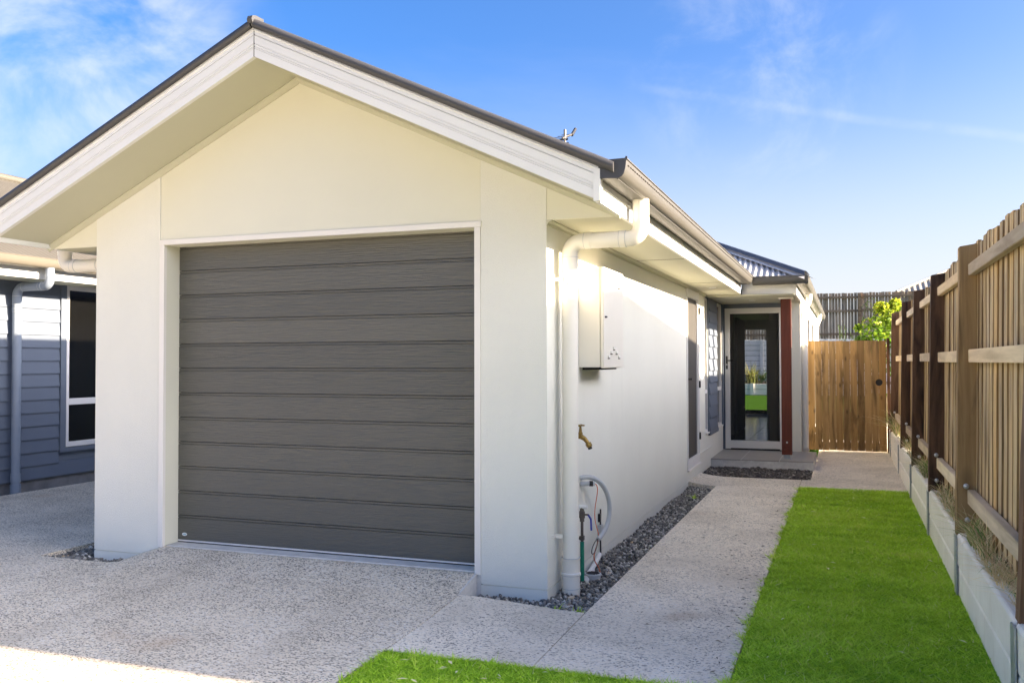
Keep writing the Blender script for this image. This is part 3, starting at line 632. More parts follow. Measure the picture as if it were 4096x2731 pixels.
MB().tube([(.083, .215, .0525), (.083, .215, .056)], .0625, 24).tube([(.083, .215, .158), (.083, .215, .1605)], .0605, 24).tube([(.083, .215, -.03), (.083, .215, -.027)], .0565, 24).build('ring', 'conduit_grey', dp, 0, 40)
for z in (1.885, .298): MB().box(.0, .05, .150, .158, z - .012, z + .012).box(.0, .004, .10, .17, z - .012, z + .012).tube([(.083, .215, z - .012), (.083, .215, z + .012)], .0525, 24).build('bracket', 'pipe_white', dp, 0, 40)
dp2 = pipe_run('downpipe', house, 'pipe_white', -1, XW - .083, .215, .050, 2.36, 2.125, XW - .535, -.1)
for yy in (8.56, 14.6):
    d = link(bpy.data.objects.new('downpipe', None), house, (1.17, yy, 0))
    MB().tube([(1.215, yy, 2.35), (1.215, yy, 2.27), (1.208, yy, 2.24), (1.16, yy, 2.13), (1.15, yy, 2.09), (1.15, yy, .10), (1.16, yy - .03, .085)], .046, 20).build('pipe', 'pipe_white', d, 0, 50)
    for z in (.44, 2.05): MB().tube([(1.15, yy, z - .02), (1.15, yy, z + .02)], .049, 20).build('collar', 'pipe_white', d, 0, 40)

# ------------------------------------------------------------------ services on the side wall
mb = thing('meter_box', 'cream steel meter box with vent slots fixed on the side wall beside the downpipe', 'meter box', (0, .98, 1.33))
MB().box(.0, .150, .700, 1.265, 1.335, 2.008).build('case', 'meterbox', mb, .003)
MB().box(.153, .176, .698, 1.268, 1.330, 2.012).build('door', 'meterbox', mb, .004)
MB().box(.10, .1535, .715, 1.25, 1.345, 2.0).build('door_gap', 'dark_gap', mb)
sl = MB()
for cy, cz in ((.98, 0), (.905, -.03), (1.055, -.03), (.83, -.06), (1.13, -.06)):
    for zc in (1.955, 1.455): sl.box(.1755, .178, cy - .028, cy + .028, zc + cz - .003, zc + cz + .003)
tag(sl.build('vent_slot', 'dark_gap', mb), kind='stuff')
hd = MB()
for cy, cz in ((.98, 0), (.905, -.03), (1.055, -.03), (.83, -.06), (1.13, -.06)): hd.prism([(.176, 1.462 + cz), (.187, 1.460 + cz), (.183, 1.474 + cz), (.176, 1.478 + cz)], 1, cy - .03, cy + .03)
tag(hd.build('vent_hood', 'meterbox', mb), kind='stuff')
MB().tube([(.176, .735, 1.675), (.188, .735, 1.675)], .007, 8).box(.186, .190, .722, .748, 1.671, 1.679).build('latch', 'black_metal', mb)
MB().box(.02, .13, .72, 1.24, 1.318, 1.334).build('base_tray', 'dark_gap', mb)

tp = thing('garden_tap', 'weathered brass garden tap on the wall beside the downpipe', 'tap', (0, .48, .88))
MB().tube([(.0, .48, .883), (.006, .48, .883)], .026, 16).build('flange', 'brass', tp, 0, 40)
MB().tube([(0, .48, .883), (.05, .48, .886), (.075, .482, .888), (.10, .485, .872), (.118, .488, .848), (.124, .489, .838)], [.011, .013, .018, .015, .013, .013], 12).build('body', 'brass', tp, 0, 50)
MB().tube([(.120, .4885, .846), (.130, .490, .826), (.133, .490, .818)], [.020, .020, .014], 8).build('spout_nut', 'brass', tp, 0, 30)
MB().tube([(.131, .490, .822), (.136, .491, .806)], .014, 12).build('hose_tail', 'black_metal', tp, 0, 40)
MB().tube([(.072, .482, .89), (.072, .482, .912), (.072, .482, .916), (.072, .482, .935), (.072, .482, .958)], [.015, .015, .011, .009, .006], 10).build('spindle', 'brass', tp, 0, 40)
MB().tube([(.072, .452, .958), (.072, .47, .962), (.072, .494, .962), (.072, .512, .958)], [.007, .005, .005, .007], 8).tube([(.045, .482, .959), (.10, .482, .959)], .005, 8).build('handle', 'brass', tp, 0, 40)

vs_ = thing('water_stopcock', 'grey stopcock with blue lever on a green sleeved riser beside the downpipe', 'stopcock', (.07, .520, -.08))
MB().tube([(.07, .520, -.10), (.07, .520, .20)], .0135, 14).build('sleeve', 'green_sleeve', vs_, 0, 40)
MB().tube([(.07, .520, -.075), (.07, .520, -.055)], .02, 14).build('collar', 'copper_brown', vs_, 0, 40)
MB().tube([(.07, .520, .20), (.07, .520, .35)], .0095, 12).build('riser', 'copper_brown', vs_, 0, 40)
MB().box(0, .085, .512, .528, .212, .234).box(.058, .084, .505, .535, .208, .238).build('pipe_clip', 'copper_brown', vs_, .002)
MB().tube([(.07, .520, .33), (.07, .520, .352), (.07, .520, .353), (.07, .520, .395), (.07, .520, .40), (.07, .520, .425)], [.0155, .0155, .020, .020, .015, .012], 8).build('valve', 'copper_brown', vs_, 0, 30)
MB().tube([(.0, .520, .425), (.105, .520, .425)], .0135, 12).build('elbow', 'white_plastic', vs_, 0, 40)
MB().tube([(.07, .520, .376), (.115, .520, .376)], .006, 8).build('stem', 'copper_brown', vs_, 0, 40)
MB().prism([(.108, .372), (.116, .378), (.134, .352), (.137, .275), (.128, .275), (.125, .348)], 1, .513, .527).build('lever', 'valve_blue', vs_, .001)

cb_ = thing('cable_conduit', 'looped grey corrugated conduit with orange cable ends on the side wall', 'conduit', (0, .75, .58))
def corrug(path, r):
    pts = [Vector(p) for p in path]; out = []; rs = []; k = 0
    for i in range(len(pts) - 1):
        n = max(2, int((pts[i + 1] - pts[i]).length / .0045))
        for j in range(n): out.append(pts[i].lerp(pts[i + 1], j / n)); rs.append(r if k % 2 else r * .88); k += 1
    return out, rs
def bez(p, n=24):
    p = [Vector(a) for a in p]; out = []
    for i in range(n + 1):
        t = i / n; q = p[:]
        while len(q) > 1: q = [q[k].lerp(q[k + 1], t) for k in range(len(q) - 1)]
        out.append(q[0])
    return out
o, r_ = corrug(bez([(0, .72, .585), (.10, .72, .62), (.135, 1.05, .55), (.135, 1.22, .26), (.11, 1.0, .19), (.10, .80, .16)], 40), .0165); MB().tube(o, r_, 12).build('hose', 'conduit_grey', cb_)
o, r_ = corrug([(0, .72, .545), (.06, .73, .55), (.10, .745, .548)], .0165); MB().tube(o, r_, 12).build('hose_stub', 'conduit_grey', cb_)
MB().tube([(.062, .732, .55), (.085, .74, .549)], .0185, 12).build('tape', 'black_metal', cb_, 0, 40)
MB().tube(bez([(.10, .745, .547), (.13, .78, .53), (.10, .76, .40), (.06, .74, .34), (.10, .80, .25), (.105, .81, .19)], 24), .0028, 6).build('cable', 'orange_cable', cb_)
MB().tube(bez([(.10, .80, .16), (.12, .74, .10), (.05, .72, .06), (.09, .76, .0), (.12, .84, -.02), (.10, .84, -.09)], 20), .004, 6).build('cable', 'orange_cable', cb_)
MB().tube(bez([(.10, .80, .165), (.11, .76, .11), (.12, .60, .04), (.09, .55, .11), (.10, .70, .16), (.10, .79, .17)], 20), .003, 6).build('cable', 'black_metal', cb_)
MB().tube([(.012, 1.22, .30), (.014, 1.20, .16), (.012, 1.22, -.05), (.03, 1.22, -.10)], .006, 6).build('cable', 'rubber_dark', cb_)
MB().box(0, .018, 1.185, 1.21, .21, .27).build('junction_clip', 'black_metal', cb_, .002)
MB().box(0, .03, 1.17, 1.23, .10, .19).build('junction_cover', 'conduit_grey', cb_, .003)
gr = thing('floor_drain', 'round grey plastic drain grate set in the dark gravel', 'drain', (.10, .68, -.06))
MB().tube([(.105, .655, -.12), (.105, .655, -.045), (.105, .655, -.040), (.105, .655, -.032)], [.052, .052, .058, .055], 28).build('rim', 'conduit_grey', gr, 0, 40)
m = MB(); [m.box(.105 - math.sqrt(.045 ** 2 - u * u), .105 + math.sqrt(.045 ** 2 - u * u), .655 + u - .003, .655 + u + .003, -.0325, -.029) for u in np.linspace(-.038, .038, 7)]
m.build('grate', 'rubber_dark', gr)
wp = thing('waste_pipe', 'white waste pipe lying in the gravel against the side wall', 'pipe', (.04, .9, -.05))
MB().tube(bez([(.09, .56, -.055), (.05, .60, -.07), (.045, .85, -.06), (.035, 1.05, -.03), (.012, 1.18, -.02)], 16), .017, 12).build('pipe', 'white_plastic', wp, 0, 50)
MB().tube([(.046, .80, -.06), (.044, .86, -.058)], .0205, 12).build('collar', 'white_plastic', wp, 0, 40)
an = thing('antenna', 'small television antenna standing on the roof behind the gable', 'antenna', (-2.30, 8, 3.3))
MB().tube([(-2.30, 8, 3.25), (-2.30, 8, 4.93)], .02, 8).build('mast', 'antenna_alu', an, 0, 40)
MB().tube([(-2.31, 7.9, 4.77), (-2.26, 8.3, 4.93)], .016, 6).build('boom', 'antenna_alu', an)
MB().tube([(-2.262, 8.25, 4.90), (-2.247, 8.4, 5.03)], .026, 6).build('boom_end', 'black_metal', an)
for k, (yy, L, z) in enumerate(((7.92, .16, 4.77), (8.02, .13, 4.82), (8.12, .11, 4.86), (8.2, .08, 4.90))): MB().tube([(-2.30 - L * 1.4, yy, z + .004), (-2.30 + L * .5, yy, z)], .005, 5).build('element', 'antenna_alu', an)
MB().box(-2.38, -2.25, 7.99, 8.01, 4.765, 4.785).box(-2.40, -2.24, 7.99, 8.01, 4.715, 4.73).build('clamp', 'black_metal', an)

# ------------------------------------------------------------------ retaining wall and fence on the right
rw = thing('retaining_wall', 'low pale concrete sleeper retaining wall below the timber fence', 'wall', (2.33, 4, -.05))
SY = [-3.1, -1.10, .90, 2.88, 4.92, 7.15, 9.28, 11.3]
for a, b in zip(SY[:-1], SY[1:]):
    for z0, z1 in ((-.12, .137), (.143, .335)):
        L = b - a - .024; me = MB().prism([(0, 0), (.075, 0), (.075, z1 - z0), (.012, z1 - z0), (0, z1 - z0 - .014)], 1, -L / 2, L / 2).mesh('sleeper', 'concrete_smooth', .003)
        inst('sleeper', me, rw, (2.322 + R.uniform(-.003, .003), (a + b) / 2, z0))
im = MB().box(-.004, .004, -.045, .045, 0, .44).box(.0, .09, -.004, .004, 0, .44).box(.082, .09, -.045, .045, 0, .44).mesh('steel_post', 'steel_galv')
for y in SY: inst('steel_post', im, rw, (2.312, y, -.12))

fence = thing('paling_fence', 'tan lapped paling fence with dark posts standing on the retaining wall', 'fence', (2.40, 4, .33))
PY = [(-1.13, 'post_brown'), (.88, 'post_tan'), (2.80, 'post_brown'), (4.70, 'post_brown'), (6.65, 'post_brown'), (9.20, 'post_brown')]
bolt = MB().tube([(0, 0, 0), (0, -.004, 0), (0, -.009, 0), (0, -.012, 0)], [.0165, .0165, .012, .004], 14).mesh('bolt', 'bolt_galv', 0, 50)
for i, (y, mt) in enumerate(PY):
    m = MB(); n = 9; h = 1.765 + R.uniform(-.006, .012)
    for k in range(n):
        z = h * k / (n - 1); w = .116
        dx = (.038 if y > 0 else .075) * k / (n - 1) + R.uniform(-.0025, .0025); dy = R.uniform(-.002, .002)
        top = .012 if k == n - 1 else 0
        m.v += [(dx, dy, z - top), (dx + w, dy, z + (.006 if top else 0)), (dx + w, dy + .095, z), (dx, dy + .095, z - top)]
    for k in range(n - 1):
        for j in range(4): a = 4 * k + j; b = 4 * k + (j + 1) % 4; m.f.append((a, b, b + 4, a + 4))
    m.f += [(3, 2, 1, 0), (4 * n - 4, 4 * n - 3, 4 * n - 2, 4 * n - 1)]
    p = m.build('post', mt, fence, .003, at=(2.316 if y > 0 else 2.330, y, .318))
    for bz in (.300, .098): inst('bolt', bolt, p, (2.316 + .062 + R.uniform(-.008, .008), y - .002, .318 + bz))
ys = [p[0] for p in PY]
for a, b in zip([-1.50] + ys, ys + [9.75]):
    if b - a < .05: continue
    a2 = a + (.096 if a > -1.4 else 0)
    for z0, z1, x0, x1 in ((1.892, 1.962, 2.402, 2.442), (1.366, 1.444, 2.395, 2.436), (.515, .600, 2.376, 2.420)):
        L = b - .002 - a2; me = MB().prism([(x0 - 2.4, 0), (x1 - 2.4, 0), (x1 - 2.4, z1 - z0), (x0 - 2.4, z1 - z0)], 1, -L / 2, L / 2).mesh('rail', 'rail_wood', .003)
        o = inst('rail', me, fence, (2.4 + R.uniform(-.004, .004), (a2 + b) / 2, z0 + R.uniform(-.004, .004)))
PB = []
for k in range(5):
    n = 7; m = MB()
    for j in range(n):
        z = 1.715 * j / (n - 1); q0 = R.uniform(-.0025, .0025); q1 = R.uniform(-.0015, .0015); lean = .028 * j / (n - 1)
        m.v += [(lean + q1, -.051 + q0, z), (lean + q1, .051 + q0, z), (lean + .019 + q1, .051 + q0, z), (lean + .019 + q1, -.051 + q0, z)]
    for j in range(n - 1):
        for e in range(4): a = 4 * j + e; b = 4 * j + (e + 1) % 4; m.f.append((a, b, b + 4, a + 4))
    m.f += [(3, 2, 1, 0), (4 * n - 4, 4 * n - 3, 4 * n - 2, 4 * n - 1)]
    pa, pb = m.mesh('paling', 'paling_wood'), m.mesh('paling', 'paling_back_edge_shade'); pa.materials.append(MATS['paling_back_edge_shade'])
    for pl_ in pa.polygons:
        if abs(pl_.normal.y) > .6: pl_.material_index = 1  # side edges coloured darker to stand for shade between the palings
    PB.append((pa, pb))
y = -1.45; k = 0
while y < 9.7:
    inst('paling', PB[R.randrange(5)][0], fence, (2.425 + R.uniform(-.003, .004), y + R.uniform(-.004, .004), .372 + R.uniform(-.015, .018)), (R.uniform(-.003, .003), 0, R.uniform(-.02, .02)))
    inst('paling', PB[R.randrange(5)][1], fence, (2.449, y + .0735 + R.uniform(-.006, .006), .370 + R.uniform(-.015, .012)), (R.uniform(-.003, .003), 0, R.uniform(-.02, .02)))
    y += .147

# ------------------------------------------------------------------ gate
gate = thing('timber_gate', 'golden timber board gate with a round hand hole closing the side path', 'gate', (1.7, 9.75, -.03))
gx0, gx1, gy = 1.150, 2.290, 9.75; NBD = 11; bw = (gx1 - gx0) / NBD
for k in range(NBD):
    a = gx0 + k * bw + .0012; b = gx0 + (k + 1) * bw - .0012; z0 = -.012 + R.uniform(-.004, .004); z1 = 1.688 + R.uniform(-.006, .004)
    hx, hz, hr = gx0 + 10 * bw, 1.045, .052
    if k == 9:
        poly = [(a, z0), (b, z0), (b, hz - hr)] + [(hx + hr * math.cos(t), hz + hr * math.sin(t)) for t in np.linspace(-math.pi / 2 - .12, -1.5 * math.pi + .12, 9)] + [(b, hz + hr), (b, z1), (a, z1)]
    elif k == 10:
        poly = [(b, z0), (b, z1), (a, z1), (a, hz + hr)] + [(hx + hr * math.cos(t), hz + hr * math.sin(t)) for t in np.linspace(math.pi / 2 - .12, -math.pi / 2 + .12, 9)] + [(a, hz - hr), (a, z0)]
    else: poly = [(a, z0), (b, z0), (b, z1), (a, z1)]
    yo = R.uniform(-.002, .003)
    MB().prism([(p[0] - (a + b) / 2, p[1]) for p in poly], 1, gy + yo, gy + yo + .016).build('board', 'gate_wood', gate, at=((a + b) / 2, 0, 0))
MB().box(2.08, 2.24, gy + .03, gy + .05, .94, 1.15).build('hole_dark_backing', 'rubber_dark', gate)  # dark board added behind the hand hole to keep it looking dark
for z in (.02, .25, 1.40): MB().box(gx0 + .01, gx1 - .01, gy + .022, gy + .06, z, z + .09).build('rail', 'gate_wood', gate)
MB().box(gx1 + .012, gx1 + .055, gy + .02, gy + .11, -.05, 1.72).build('gate_post', 'post_brown', gate, .003)
MB().box(gx0 - .04, gx0 - .006, gy + .02, gy + .10, -.05, 1.72).build('gate_post', 'post_brown', gate, .003)

# ------------------------------------------------------------------ backyard: lawn, terraces, old fence
sheet('back_lawn', -9, 2.30, 17.52, 27.3, .19, 'back_turf')
def sleeper_wall(name, label, yy, x0, x1, z0, rows, lab2):
    w = thing(name, label, 'wall', ((x0 + x1) / 2, yy, z0)); me = MB().box(-1.19, 1.19, 0, .08, 0, .186).mesh('sleeper', 'concrete_smooth', .004)
    pm_ = MB().box(-.06, .06, -.03, .06, 0, rows * .2).mesh('wall_post', 'concrete_smooth'); n = int((x1 - x0) / 2.4)
    for i in range(n):
        for r in range(rows): inst('sleeper', me, w, (x0 + 1.2 + i * 2.4, yy, z0 + r * .2))
        inst('wall_post', pm_, w, (x0 + i * 2.4, yy - .01, z0))
sleeper_wall('terrace_wall', 'low white sleeper wall behind the back lawn seen through the entry door', 27.3, -6.15, 3.5, .20, 2, '')
sleeper_wall('back_retaining_wall', 'tall white sleeper wall under the old fence seen through the entry door', 31.4, -6.15, 8.3, .60, 8, '')
tag(MB().box(-9, 8.4, 27.4, 31.4, -.1, .585).build('terrace_bed', 'soil'), kind='structure')
tag(MB().box(-40, 40, 31.5, 110, -.1, 2.18).build('upper_yard', 'yard_grass'), kind='structure')
bf = thing('back_fence', 'old weathered grey brown paling fence far behind the gate', 'fence', (1.5, 31.5, 2.2))
OP = []
for k in range(4):
    OP.append(MB().box(-.05, .05, 0, .014, 0, 1.76).mesh('paling', 'old_paling', 0, 0, .004))
x = -2.2
while x < 8.2:
    yy_ = 31.52 if x < 2.2 else 31.485
    inst('paling', OP[R.randrange(4)], bf, (x, yy_ + R.uniform(-.003, .003), 2.21 + R.uniform(-.015, .012)), (0, R.uniform(-.008, .008), 0)); x += .109 + R.uniform(-.003, .006)
for z in (3.76, 3.24, 2.36): MB().box(-2.3, 2.18, 31.44, 31.48, z, z + .085).build('rail', 'old_rail', bf); MB().box(2.32, 8.2, 31.44, 31.48, z + .03, z + .105).build('rail', 'old_rail', bf)
for x in (-.25, 2.2, 4.65, 7.1): MB().box(x, x + .11, 31.40, 31.50, 2.1, 3.94).build('post', 'old_rail', bf)

# ------------------------------------------------------------------ far pale roof behind the back fence
fh = thing('far_house', 'pale roofed house beyond the back fence, only its roof showing above it', 'house', (9, 44, 2.2))
MB().box(4.5, 14, 40.5, 50, 2.1, 4.5).build('wall', 'house_brick_far', fh)
corr(fh, 'roof_sheet', 'roof_pale', frange(4.0, 15, .05), lambda x: ((x, 40.0, 4.55), (x, 40.0 + min(x - 4.0, 4.0), 4.55 + .4663 * min(x - 4.0, 4.0))), .03, .25)
corr(fh, 'roof_sheet', 'roof_pale', frange(40.0, 50, .05), lambda y: ((4.0, y, 4.55), (4.0 + min(y - 40.0, 4.0), y, 4.55 + .4663 * min(y - 40.0, 4.0))), .03, .25)
MB().tube([(3.98, 39.98, 4.56), (8.0, 44.0, 6.44)], .07, 6).build('hip_cap', 'roof_pale', fh)

# ------------------------------------------------------------------ left neighbour with weatherboards
ln = thing('weatherboard_house', 'blue grey weatherboard house beside the left driveway strip', 'house', (-6.85, 3, -.06))
NX = -6.86
MB().box(NX - .3, NX - .03, .2, 11, -.2, .066).build('plinth', 'plinth_grey', ln)
MB().box(NX - .32, NX - .035, .2, 11, .066, 2.46).build('backing', 'siding_trim', ln)
WY0, WY1 = 2.905, 4.6; BP = .1475
for k in range(15):
    z = .066 + k * BP; pf = [(-.04, 0), (.0, 0), (.002, .010), (-.014, BP + .012), (-.04, BP + .012)]
    spans = [(.2, 11)] if z + BP < .36 else [(.2, WY0 - .085), (WY1 + .085, 11)]
    for a, b in spans:
        L = b - a; me = MB().prism(pf, 1, -L / 2, L / 2).mesh('weatherboard', 'siding_blue'); inst('weatherboard', me, ln, (NX, (a + b) / 2, z))
lw = link(bpy.data.objects.new('window', None), ln, (NX, WY0, .4)); f = MB()
for a in ((WY0, WY0 + .045, .39, 2.28), (WY1 - .045, WY1, .39, 2.28), (WY0 + .045, WY1 - .045, 2.225, 2.28), (WY0 + .045, WY1 - .045, .39, .45), (WY0 + .045, WY1 - .045, .88, .955)): f.box(NX - .04, NX + .008, *a)
f.build('frame', 'alu_white', lw, .004)
MB().box(NX - .03, NX - .02, WY0 + .045, WY1 - .045, .45, 2.225).build('pane', 'screen_dark', lw)
for a in ((WY0 - .08, WY0 - .002, .335, 2.36), (WY1 + .002, WY1 + .08, .335, 2.36), (WY0 - .002, WY1 + .002, .335, .385), (WY0 - .002, WY1 + .002, 2.285, 2.36)): MB().box(NX - .04, NX + .012, *a).build('trim', 'siding_trim', lw)
FX = NX + .44
MB().box(FX - .02, FX, .0, 11.2, 2.275, 2.42).build('fascia', 'barge_white', ln)
MB().box(NX - .03, FX - .02, .0, 11.2, 2.276, 2.286).build('eave_soffit', 'soffit_paint', ln)
MB().prism(gutter_prof(FX + .001, 2.385), 1, -.02, 11.2).build('gutter', 'gutter_cream', ln, 0, 30)
corr(ln, 'roof_sheet', 'roof_cream', frange(-.1, 11.3, .019), lambda y: ((FX + .05, y, 2.475), (-9.7, y, 2.475 + .4663 * (FX + .05 + 9.7))), .009)
MB().add([(-9.7, -.1, 4.06), (-9.7, 11.3, 4.06), (-13.5, 11.3, 2.4), (-13.5, -.1, 2.4)], [(0, 1, 2, 3)]).build('roof_slope', 'roof_cream', ln)
MB().tube([(-9.7, -.1, 4.05), (-9.7, 11.3, 4.05)], .06, 8).build('ridge_cap', 'roof_cream', ln, 0, 50)
MB().box(-13.2, NX - .33, .2, 11, -.2, 2.46).build('body', 'siding_blue', ln)
lp = pipe_run('downpipe', ln, 'pipe_blue', 1, NX + .075, 2.17, .047, 2.39, 2.20, FX + .10, -.2)
MB().tube([(NX + .075, 2.17, -.2), (NX + .075, 2.17, .055)], .056, 20).build('socket', 'pipe_blue', lp, 0, 40)
MB().tube([(NX + .075, 2.17, .08), (NX + .075, 2.17, .17)], .052, 20).build('socket', 'pipe_blue', lp, 0, 40)

# ------------------------------------------------------------------ right neighbour (out of frame, throws the shade)
rn = thing('hip_roof_house', 'cream hip roofed house on the higher lot right of the fence, out of view', 'house', (9, 2.55, .3))
MB().box(4.45, 16, -.75, 5.85, .25, 3.0).build('wall', 'render_white', rn)
yc, hs, ex, ez = 2.55, 3.88, 3.95, 3.035; rz = ez + hs * .466
m = MB().add([(ex, yc - hs, ez), (ex, yc + hs, ez), (ex + hs, yc, rz), (20, yc - hs, ez), (20, yc + hs, ez), (20 - hs, yc, rz)], [(0, 1, 2), (0, 2, 5, 3), (1, 4, 5, 2), (3, 5, 4), (0, 3, 4, 1)]).build('roof', 'roof_steel', rn)
w = MB()
for a, b in ((.2, 1.6), (3.2, 4.6)):
    MB().box(4.42, 4.452, a, b, 1.2, 2.5).build('window', 'window_glass', rn)

# ------------------------------------------------------------------ plants
def blades(n, px, py, pz, h, w, lean, tint, segs=1):
    """bent blades as strips; returns verts, tris/quads, tint"""
    az = NR.uniform(0, 2 * np.pi, n); ld = NR.uniform(0, 2 * np.pi, n); L = lean * NR.uniform(.3, 1.4, n)
    dx, dy = np.cos(az) * w, np.sin(az) * w
    if segs == 1:
        v = np.empty((n, 3, 3)); v[:, 0] = np.stack([px - dx, py - dy, pz], -1); v[:, 1] = np.stack([px + dx, py + dy, pz], -1)
        v[:, 2] = np.stack([px + np.cos(ld) * L * h, py + np.sin(ld) * L * h, pz + h], -1)
        return v.reshape(-1, 3), np.arange(3 * n).reshape(-1, 3), np.repeat(tint, 3)
    rows = segs + 1; v = np.empty((n, rows, 2, 3))
    for s in range(rows):
        t = s / segs; ww = (1 - t) ** .7 * .95 + .05
        cx = px + np.cos(ld) * L * h * t ** 1.8; cy = py + np.sin(ld) * L * h * t ** 1.8; cz = pz + h * (t - .45 * np.minimum(L, 1.3) * t ** 2.4)
        v[:, s, 0] = np.stack([cx - dx * ww, cy - dy * ww, cz], -1); v[:, s, 1] = np.stack([cx + dx * ww, cy + dy * ww, cz], -1)
    base = (np.arange(n) * rows * 2)[:, None]; fs = []
    for s in range(segs): fs.append(base + np.array([[2 * s, 2 * s + 1, 2 * s + 3, 2 * s + 2]]))
    return v.reshape(-1, 3), np.stack(fs, 1).reshape(-1, 4), np.repeat(tint, rows * 2)
def lawn(name, rects, dens, label):
    PX = []; PYy = []
    for x0, x1, y0, y1 in rects:
        n = int((x1 - x0) * (y1 - y0) * dens); PX.append(NR.uniform(x0, x1, n)); PYy.append(NR.uniform(y0, y1, n))
    px = np.concatenate(PX); py = np.concatenate(PYy)
    ex = 1.197 + .014 * np.sin(py * 6.7) + .010 * np.sin(py * 19 + 1) + .008 * np.sin(py * 47) + NR.normal(0, .008, len(px)); ok = (px > ex) | (py < -1.19); px, py = px[ok], py[ok]; n = len(px)
    thin = np.sin(px * 5.3 + 2 * np.sin(py * 2.1)) * np.sin(py * 3.7 + 1.3 * np.sin(px * 4)); ok = NR.random(n) > np.clip(thin - .35, 0, .6); px, py = px[ok], py[ok]; n = len(px)
    def vn(cx, cy, seed):
        g = np.random.default_rng(seed).random((512, 512)); u = (px + 20) / cx; w_ = (py + 20) / cy; i = u.astype(int); j = w_.astype(int); a = u - i; b = w_ - j; i %= 511; j %= 511
        return g[i, j] * (1 - a) * (1 - b) + g[i + 1, j] * a * (1 - b) + g[i, j + 1] * (1 - a) * b + g[i + 1, j + 1] * a * b - .5
    clump = .55 * vn(.022, .022, 1) + .40 * vn(.10, .045, 2) + .35 * vn(.45, .16, 3) + .25 * vn(.9, .9, 4)
    wav = np.sin(px * 9.1 + 1.7 * np.sin(py * 7)) * .5 + np.sin(py * 14.3 + px * 3.1 + np.sin(px * 11)) * .5
    h = np.clip(.016 + .010 * NR.random(n) + .022 * clump, .006, .05) * np.where(NR.random(n) < .03, 1.7, 1)
    tint = np.clip(.50 + .14 * NR.standard_normal(n) + .95 * clump, 0, .93); dry = NR.random(n) < .035; tint[dry] = NR.uniform(.9, 1, dry.sum())
    v, f, t = blades(n, px, py, zf(px, py) - .004, h, .0024 + .0016 * NR.random(n), 2.2, tint)
    return tag(np_mesh(name, v, f, 'lawn_blade', None, t), label, 'grass', kind='stuff')
def edgejit(n, x, y0, y1, s=.02): return NR.normal(x, s, n), NR.uniform(y0, y1, n)
lawn('side_lawn_grass', [(1.18, 2.325, -1.3, 1.6), (1.165, 1.20, -1.2, 4.8), (1.215, 2.325, 5.28, 5.40)], 13000, 'mown green side lawn between the path and the low retaining wall')
lawn('side_lawn_grass', [(1.175, 2.325, 1.6, 5.33)], 10000, 'mown green side lawn between the path and the low retaining wall')
bpy.data.objects['side_lawn_grass.001']['label'] = 'far half of the mown side lawn up to the pale side path'
bpy.data.objects['side_lawn_grass']['label'] = 'near half of the mown side lawn beside the low retaining wall'
lawn('front_lawn_grass', [(-.46, 2.32, -2.3, -1.19), (-.1, 1.2, -1.22, -1.16)], 13000, 'mown green front lawn at the lower edge beside the driveway')

def rock_bed(name, rects, n_m2, smin, smax, flat, z0, mat, label, cat, keep=None):
    ico = bmesh.new(); bmesh.ops.create_icosphere(ico, subdivisions=1, radius=1); bv = np.array([v.co[:] for v in ico.verts]); bfc = np.array([[v.index for v in f.verts] for f in ico.faces]); ico.free()
    P = []
    for x0, x1, y0, y1 in rects:
        n = int((x1 - x0) * (y1 - y0) * n_m2); P.append(np.stack([NR.uniform(x0, x1, n), NR.uniform(y0, y1, n), np.full(n, z0)], -1))
    P = np.concatenate(P); n = len(P); P[:, 2] += NR.uniform(-.018, .012, n) + .008 * np.sin(P[:, 0] * 17 + P[:, 1] * 5)
    s = NR.uniform(smin, smax, n) * NR.choice([1, 1, .8, 1.3], n)
    ax = np.stack([s * NR.uniform(.7, 1.35, n), s * NR.uniform(.6, 1.0, n), s * NR.uniform(.5, .9, n) * flat], -1)
    v = bv[None] * (1 + NR.uniform(-.32, .32, (n, len(bv), 1))); v = v * ax[:, None]
    a = NR.uniform(0, 6.28, n); t = NR.normal(0, .5, n); ca, sa, ct_, st_ = np.cos(a), np.sin(a), np.cos(t), np.sin(t)
    y_ = v[..., 1] * ct_[:, None] - v[..., 2] * st_[:, None]; z_ = v[..., 1] * st_[:, None] + v[..., 2] * ct_[:, None]
    x_ = v[..., 0] * ca[:, None] - y_ * sa[:, None]; y2 = v[..., 0] * sa[:, None] + y_ * ca[:, None]
    v = np.stack([x_, y2, z_], -1) + P[:, None]; f = (bfc[None] + (np.arange(n) * len(bv))[:, None, None]).reshape(-1, 3)
    return tag(np_mesh(name, v.reshape(-1, 3), f, mat, None, np.repeat(NR.random(n), len(bv))), label, cat, kind='stuff')
rock_bed('gravel', [(.008, .300, .0, 5.18), (-.45, .300, -.262, 0)], 6000, .008, .016, 1, -.072, 'gravel_stone', 'dark crushed stone along the side wall and round the right pier', 'gravel')
rock_bed('gravel', [(-3.84, -3.51, -.16, 4), (-3.51, -3.02, -.16, -.004)], 5000, .008, .016, 1, -.065, 'gravel_stone', 'dark crushed stone round the foot of the left pier', 'gravel')
rock_bed('mulch', [(.01, 1.285, 6.10, 7.045)], 5200, .012, .026, .35, -.036, 'mulch_chip', 'dark mulch chips in the bed before the tiled porch', 'mulch')
rock_bed('pebbles', [(-6.84, -6.72, .5, 6)], 1500, .01, .02, .8, -.10, 'mulch_chip', 'dark pebbles along the foot of the weatherboard wall', 'gravel')

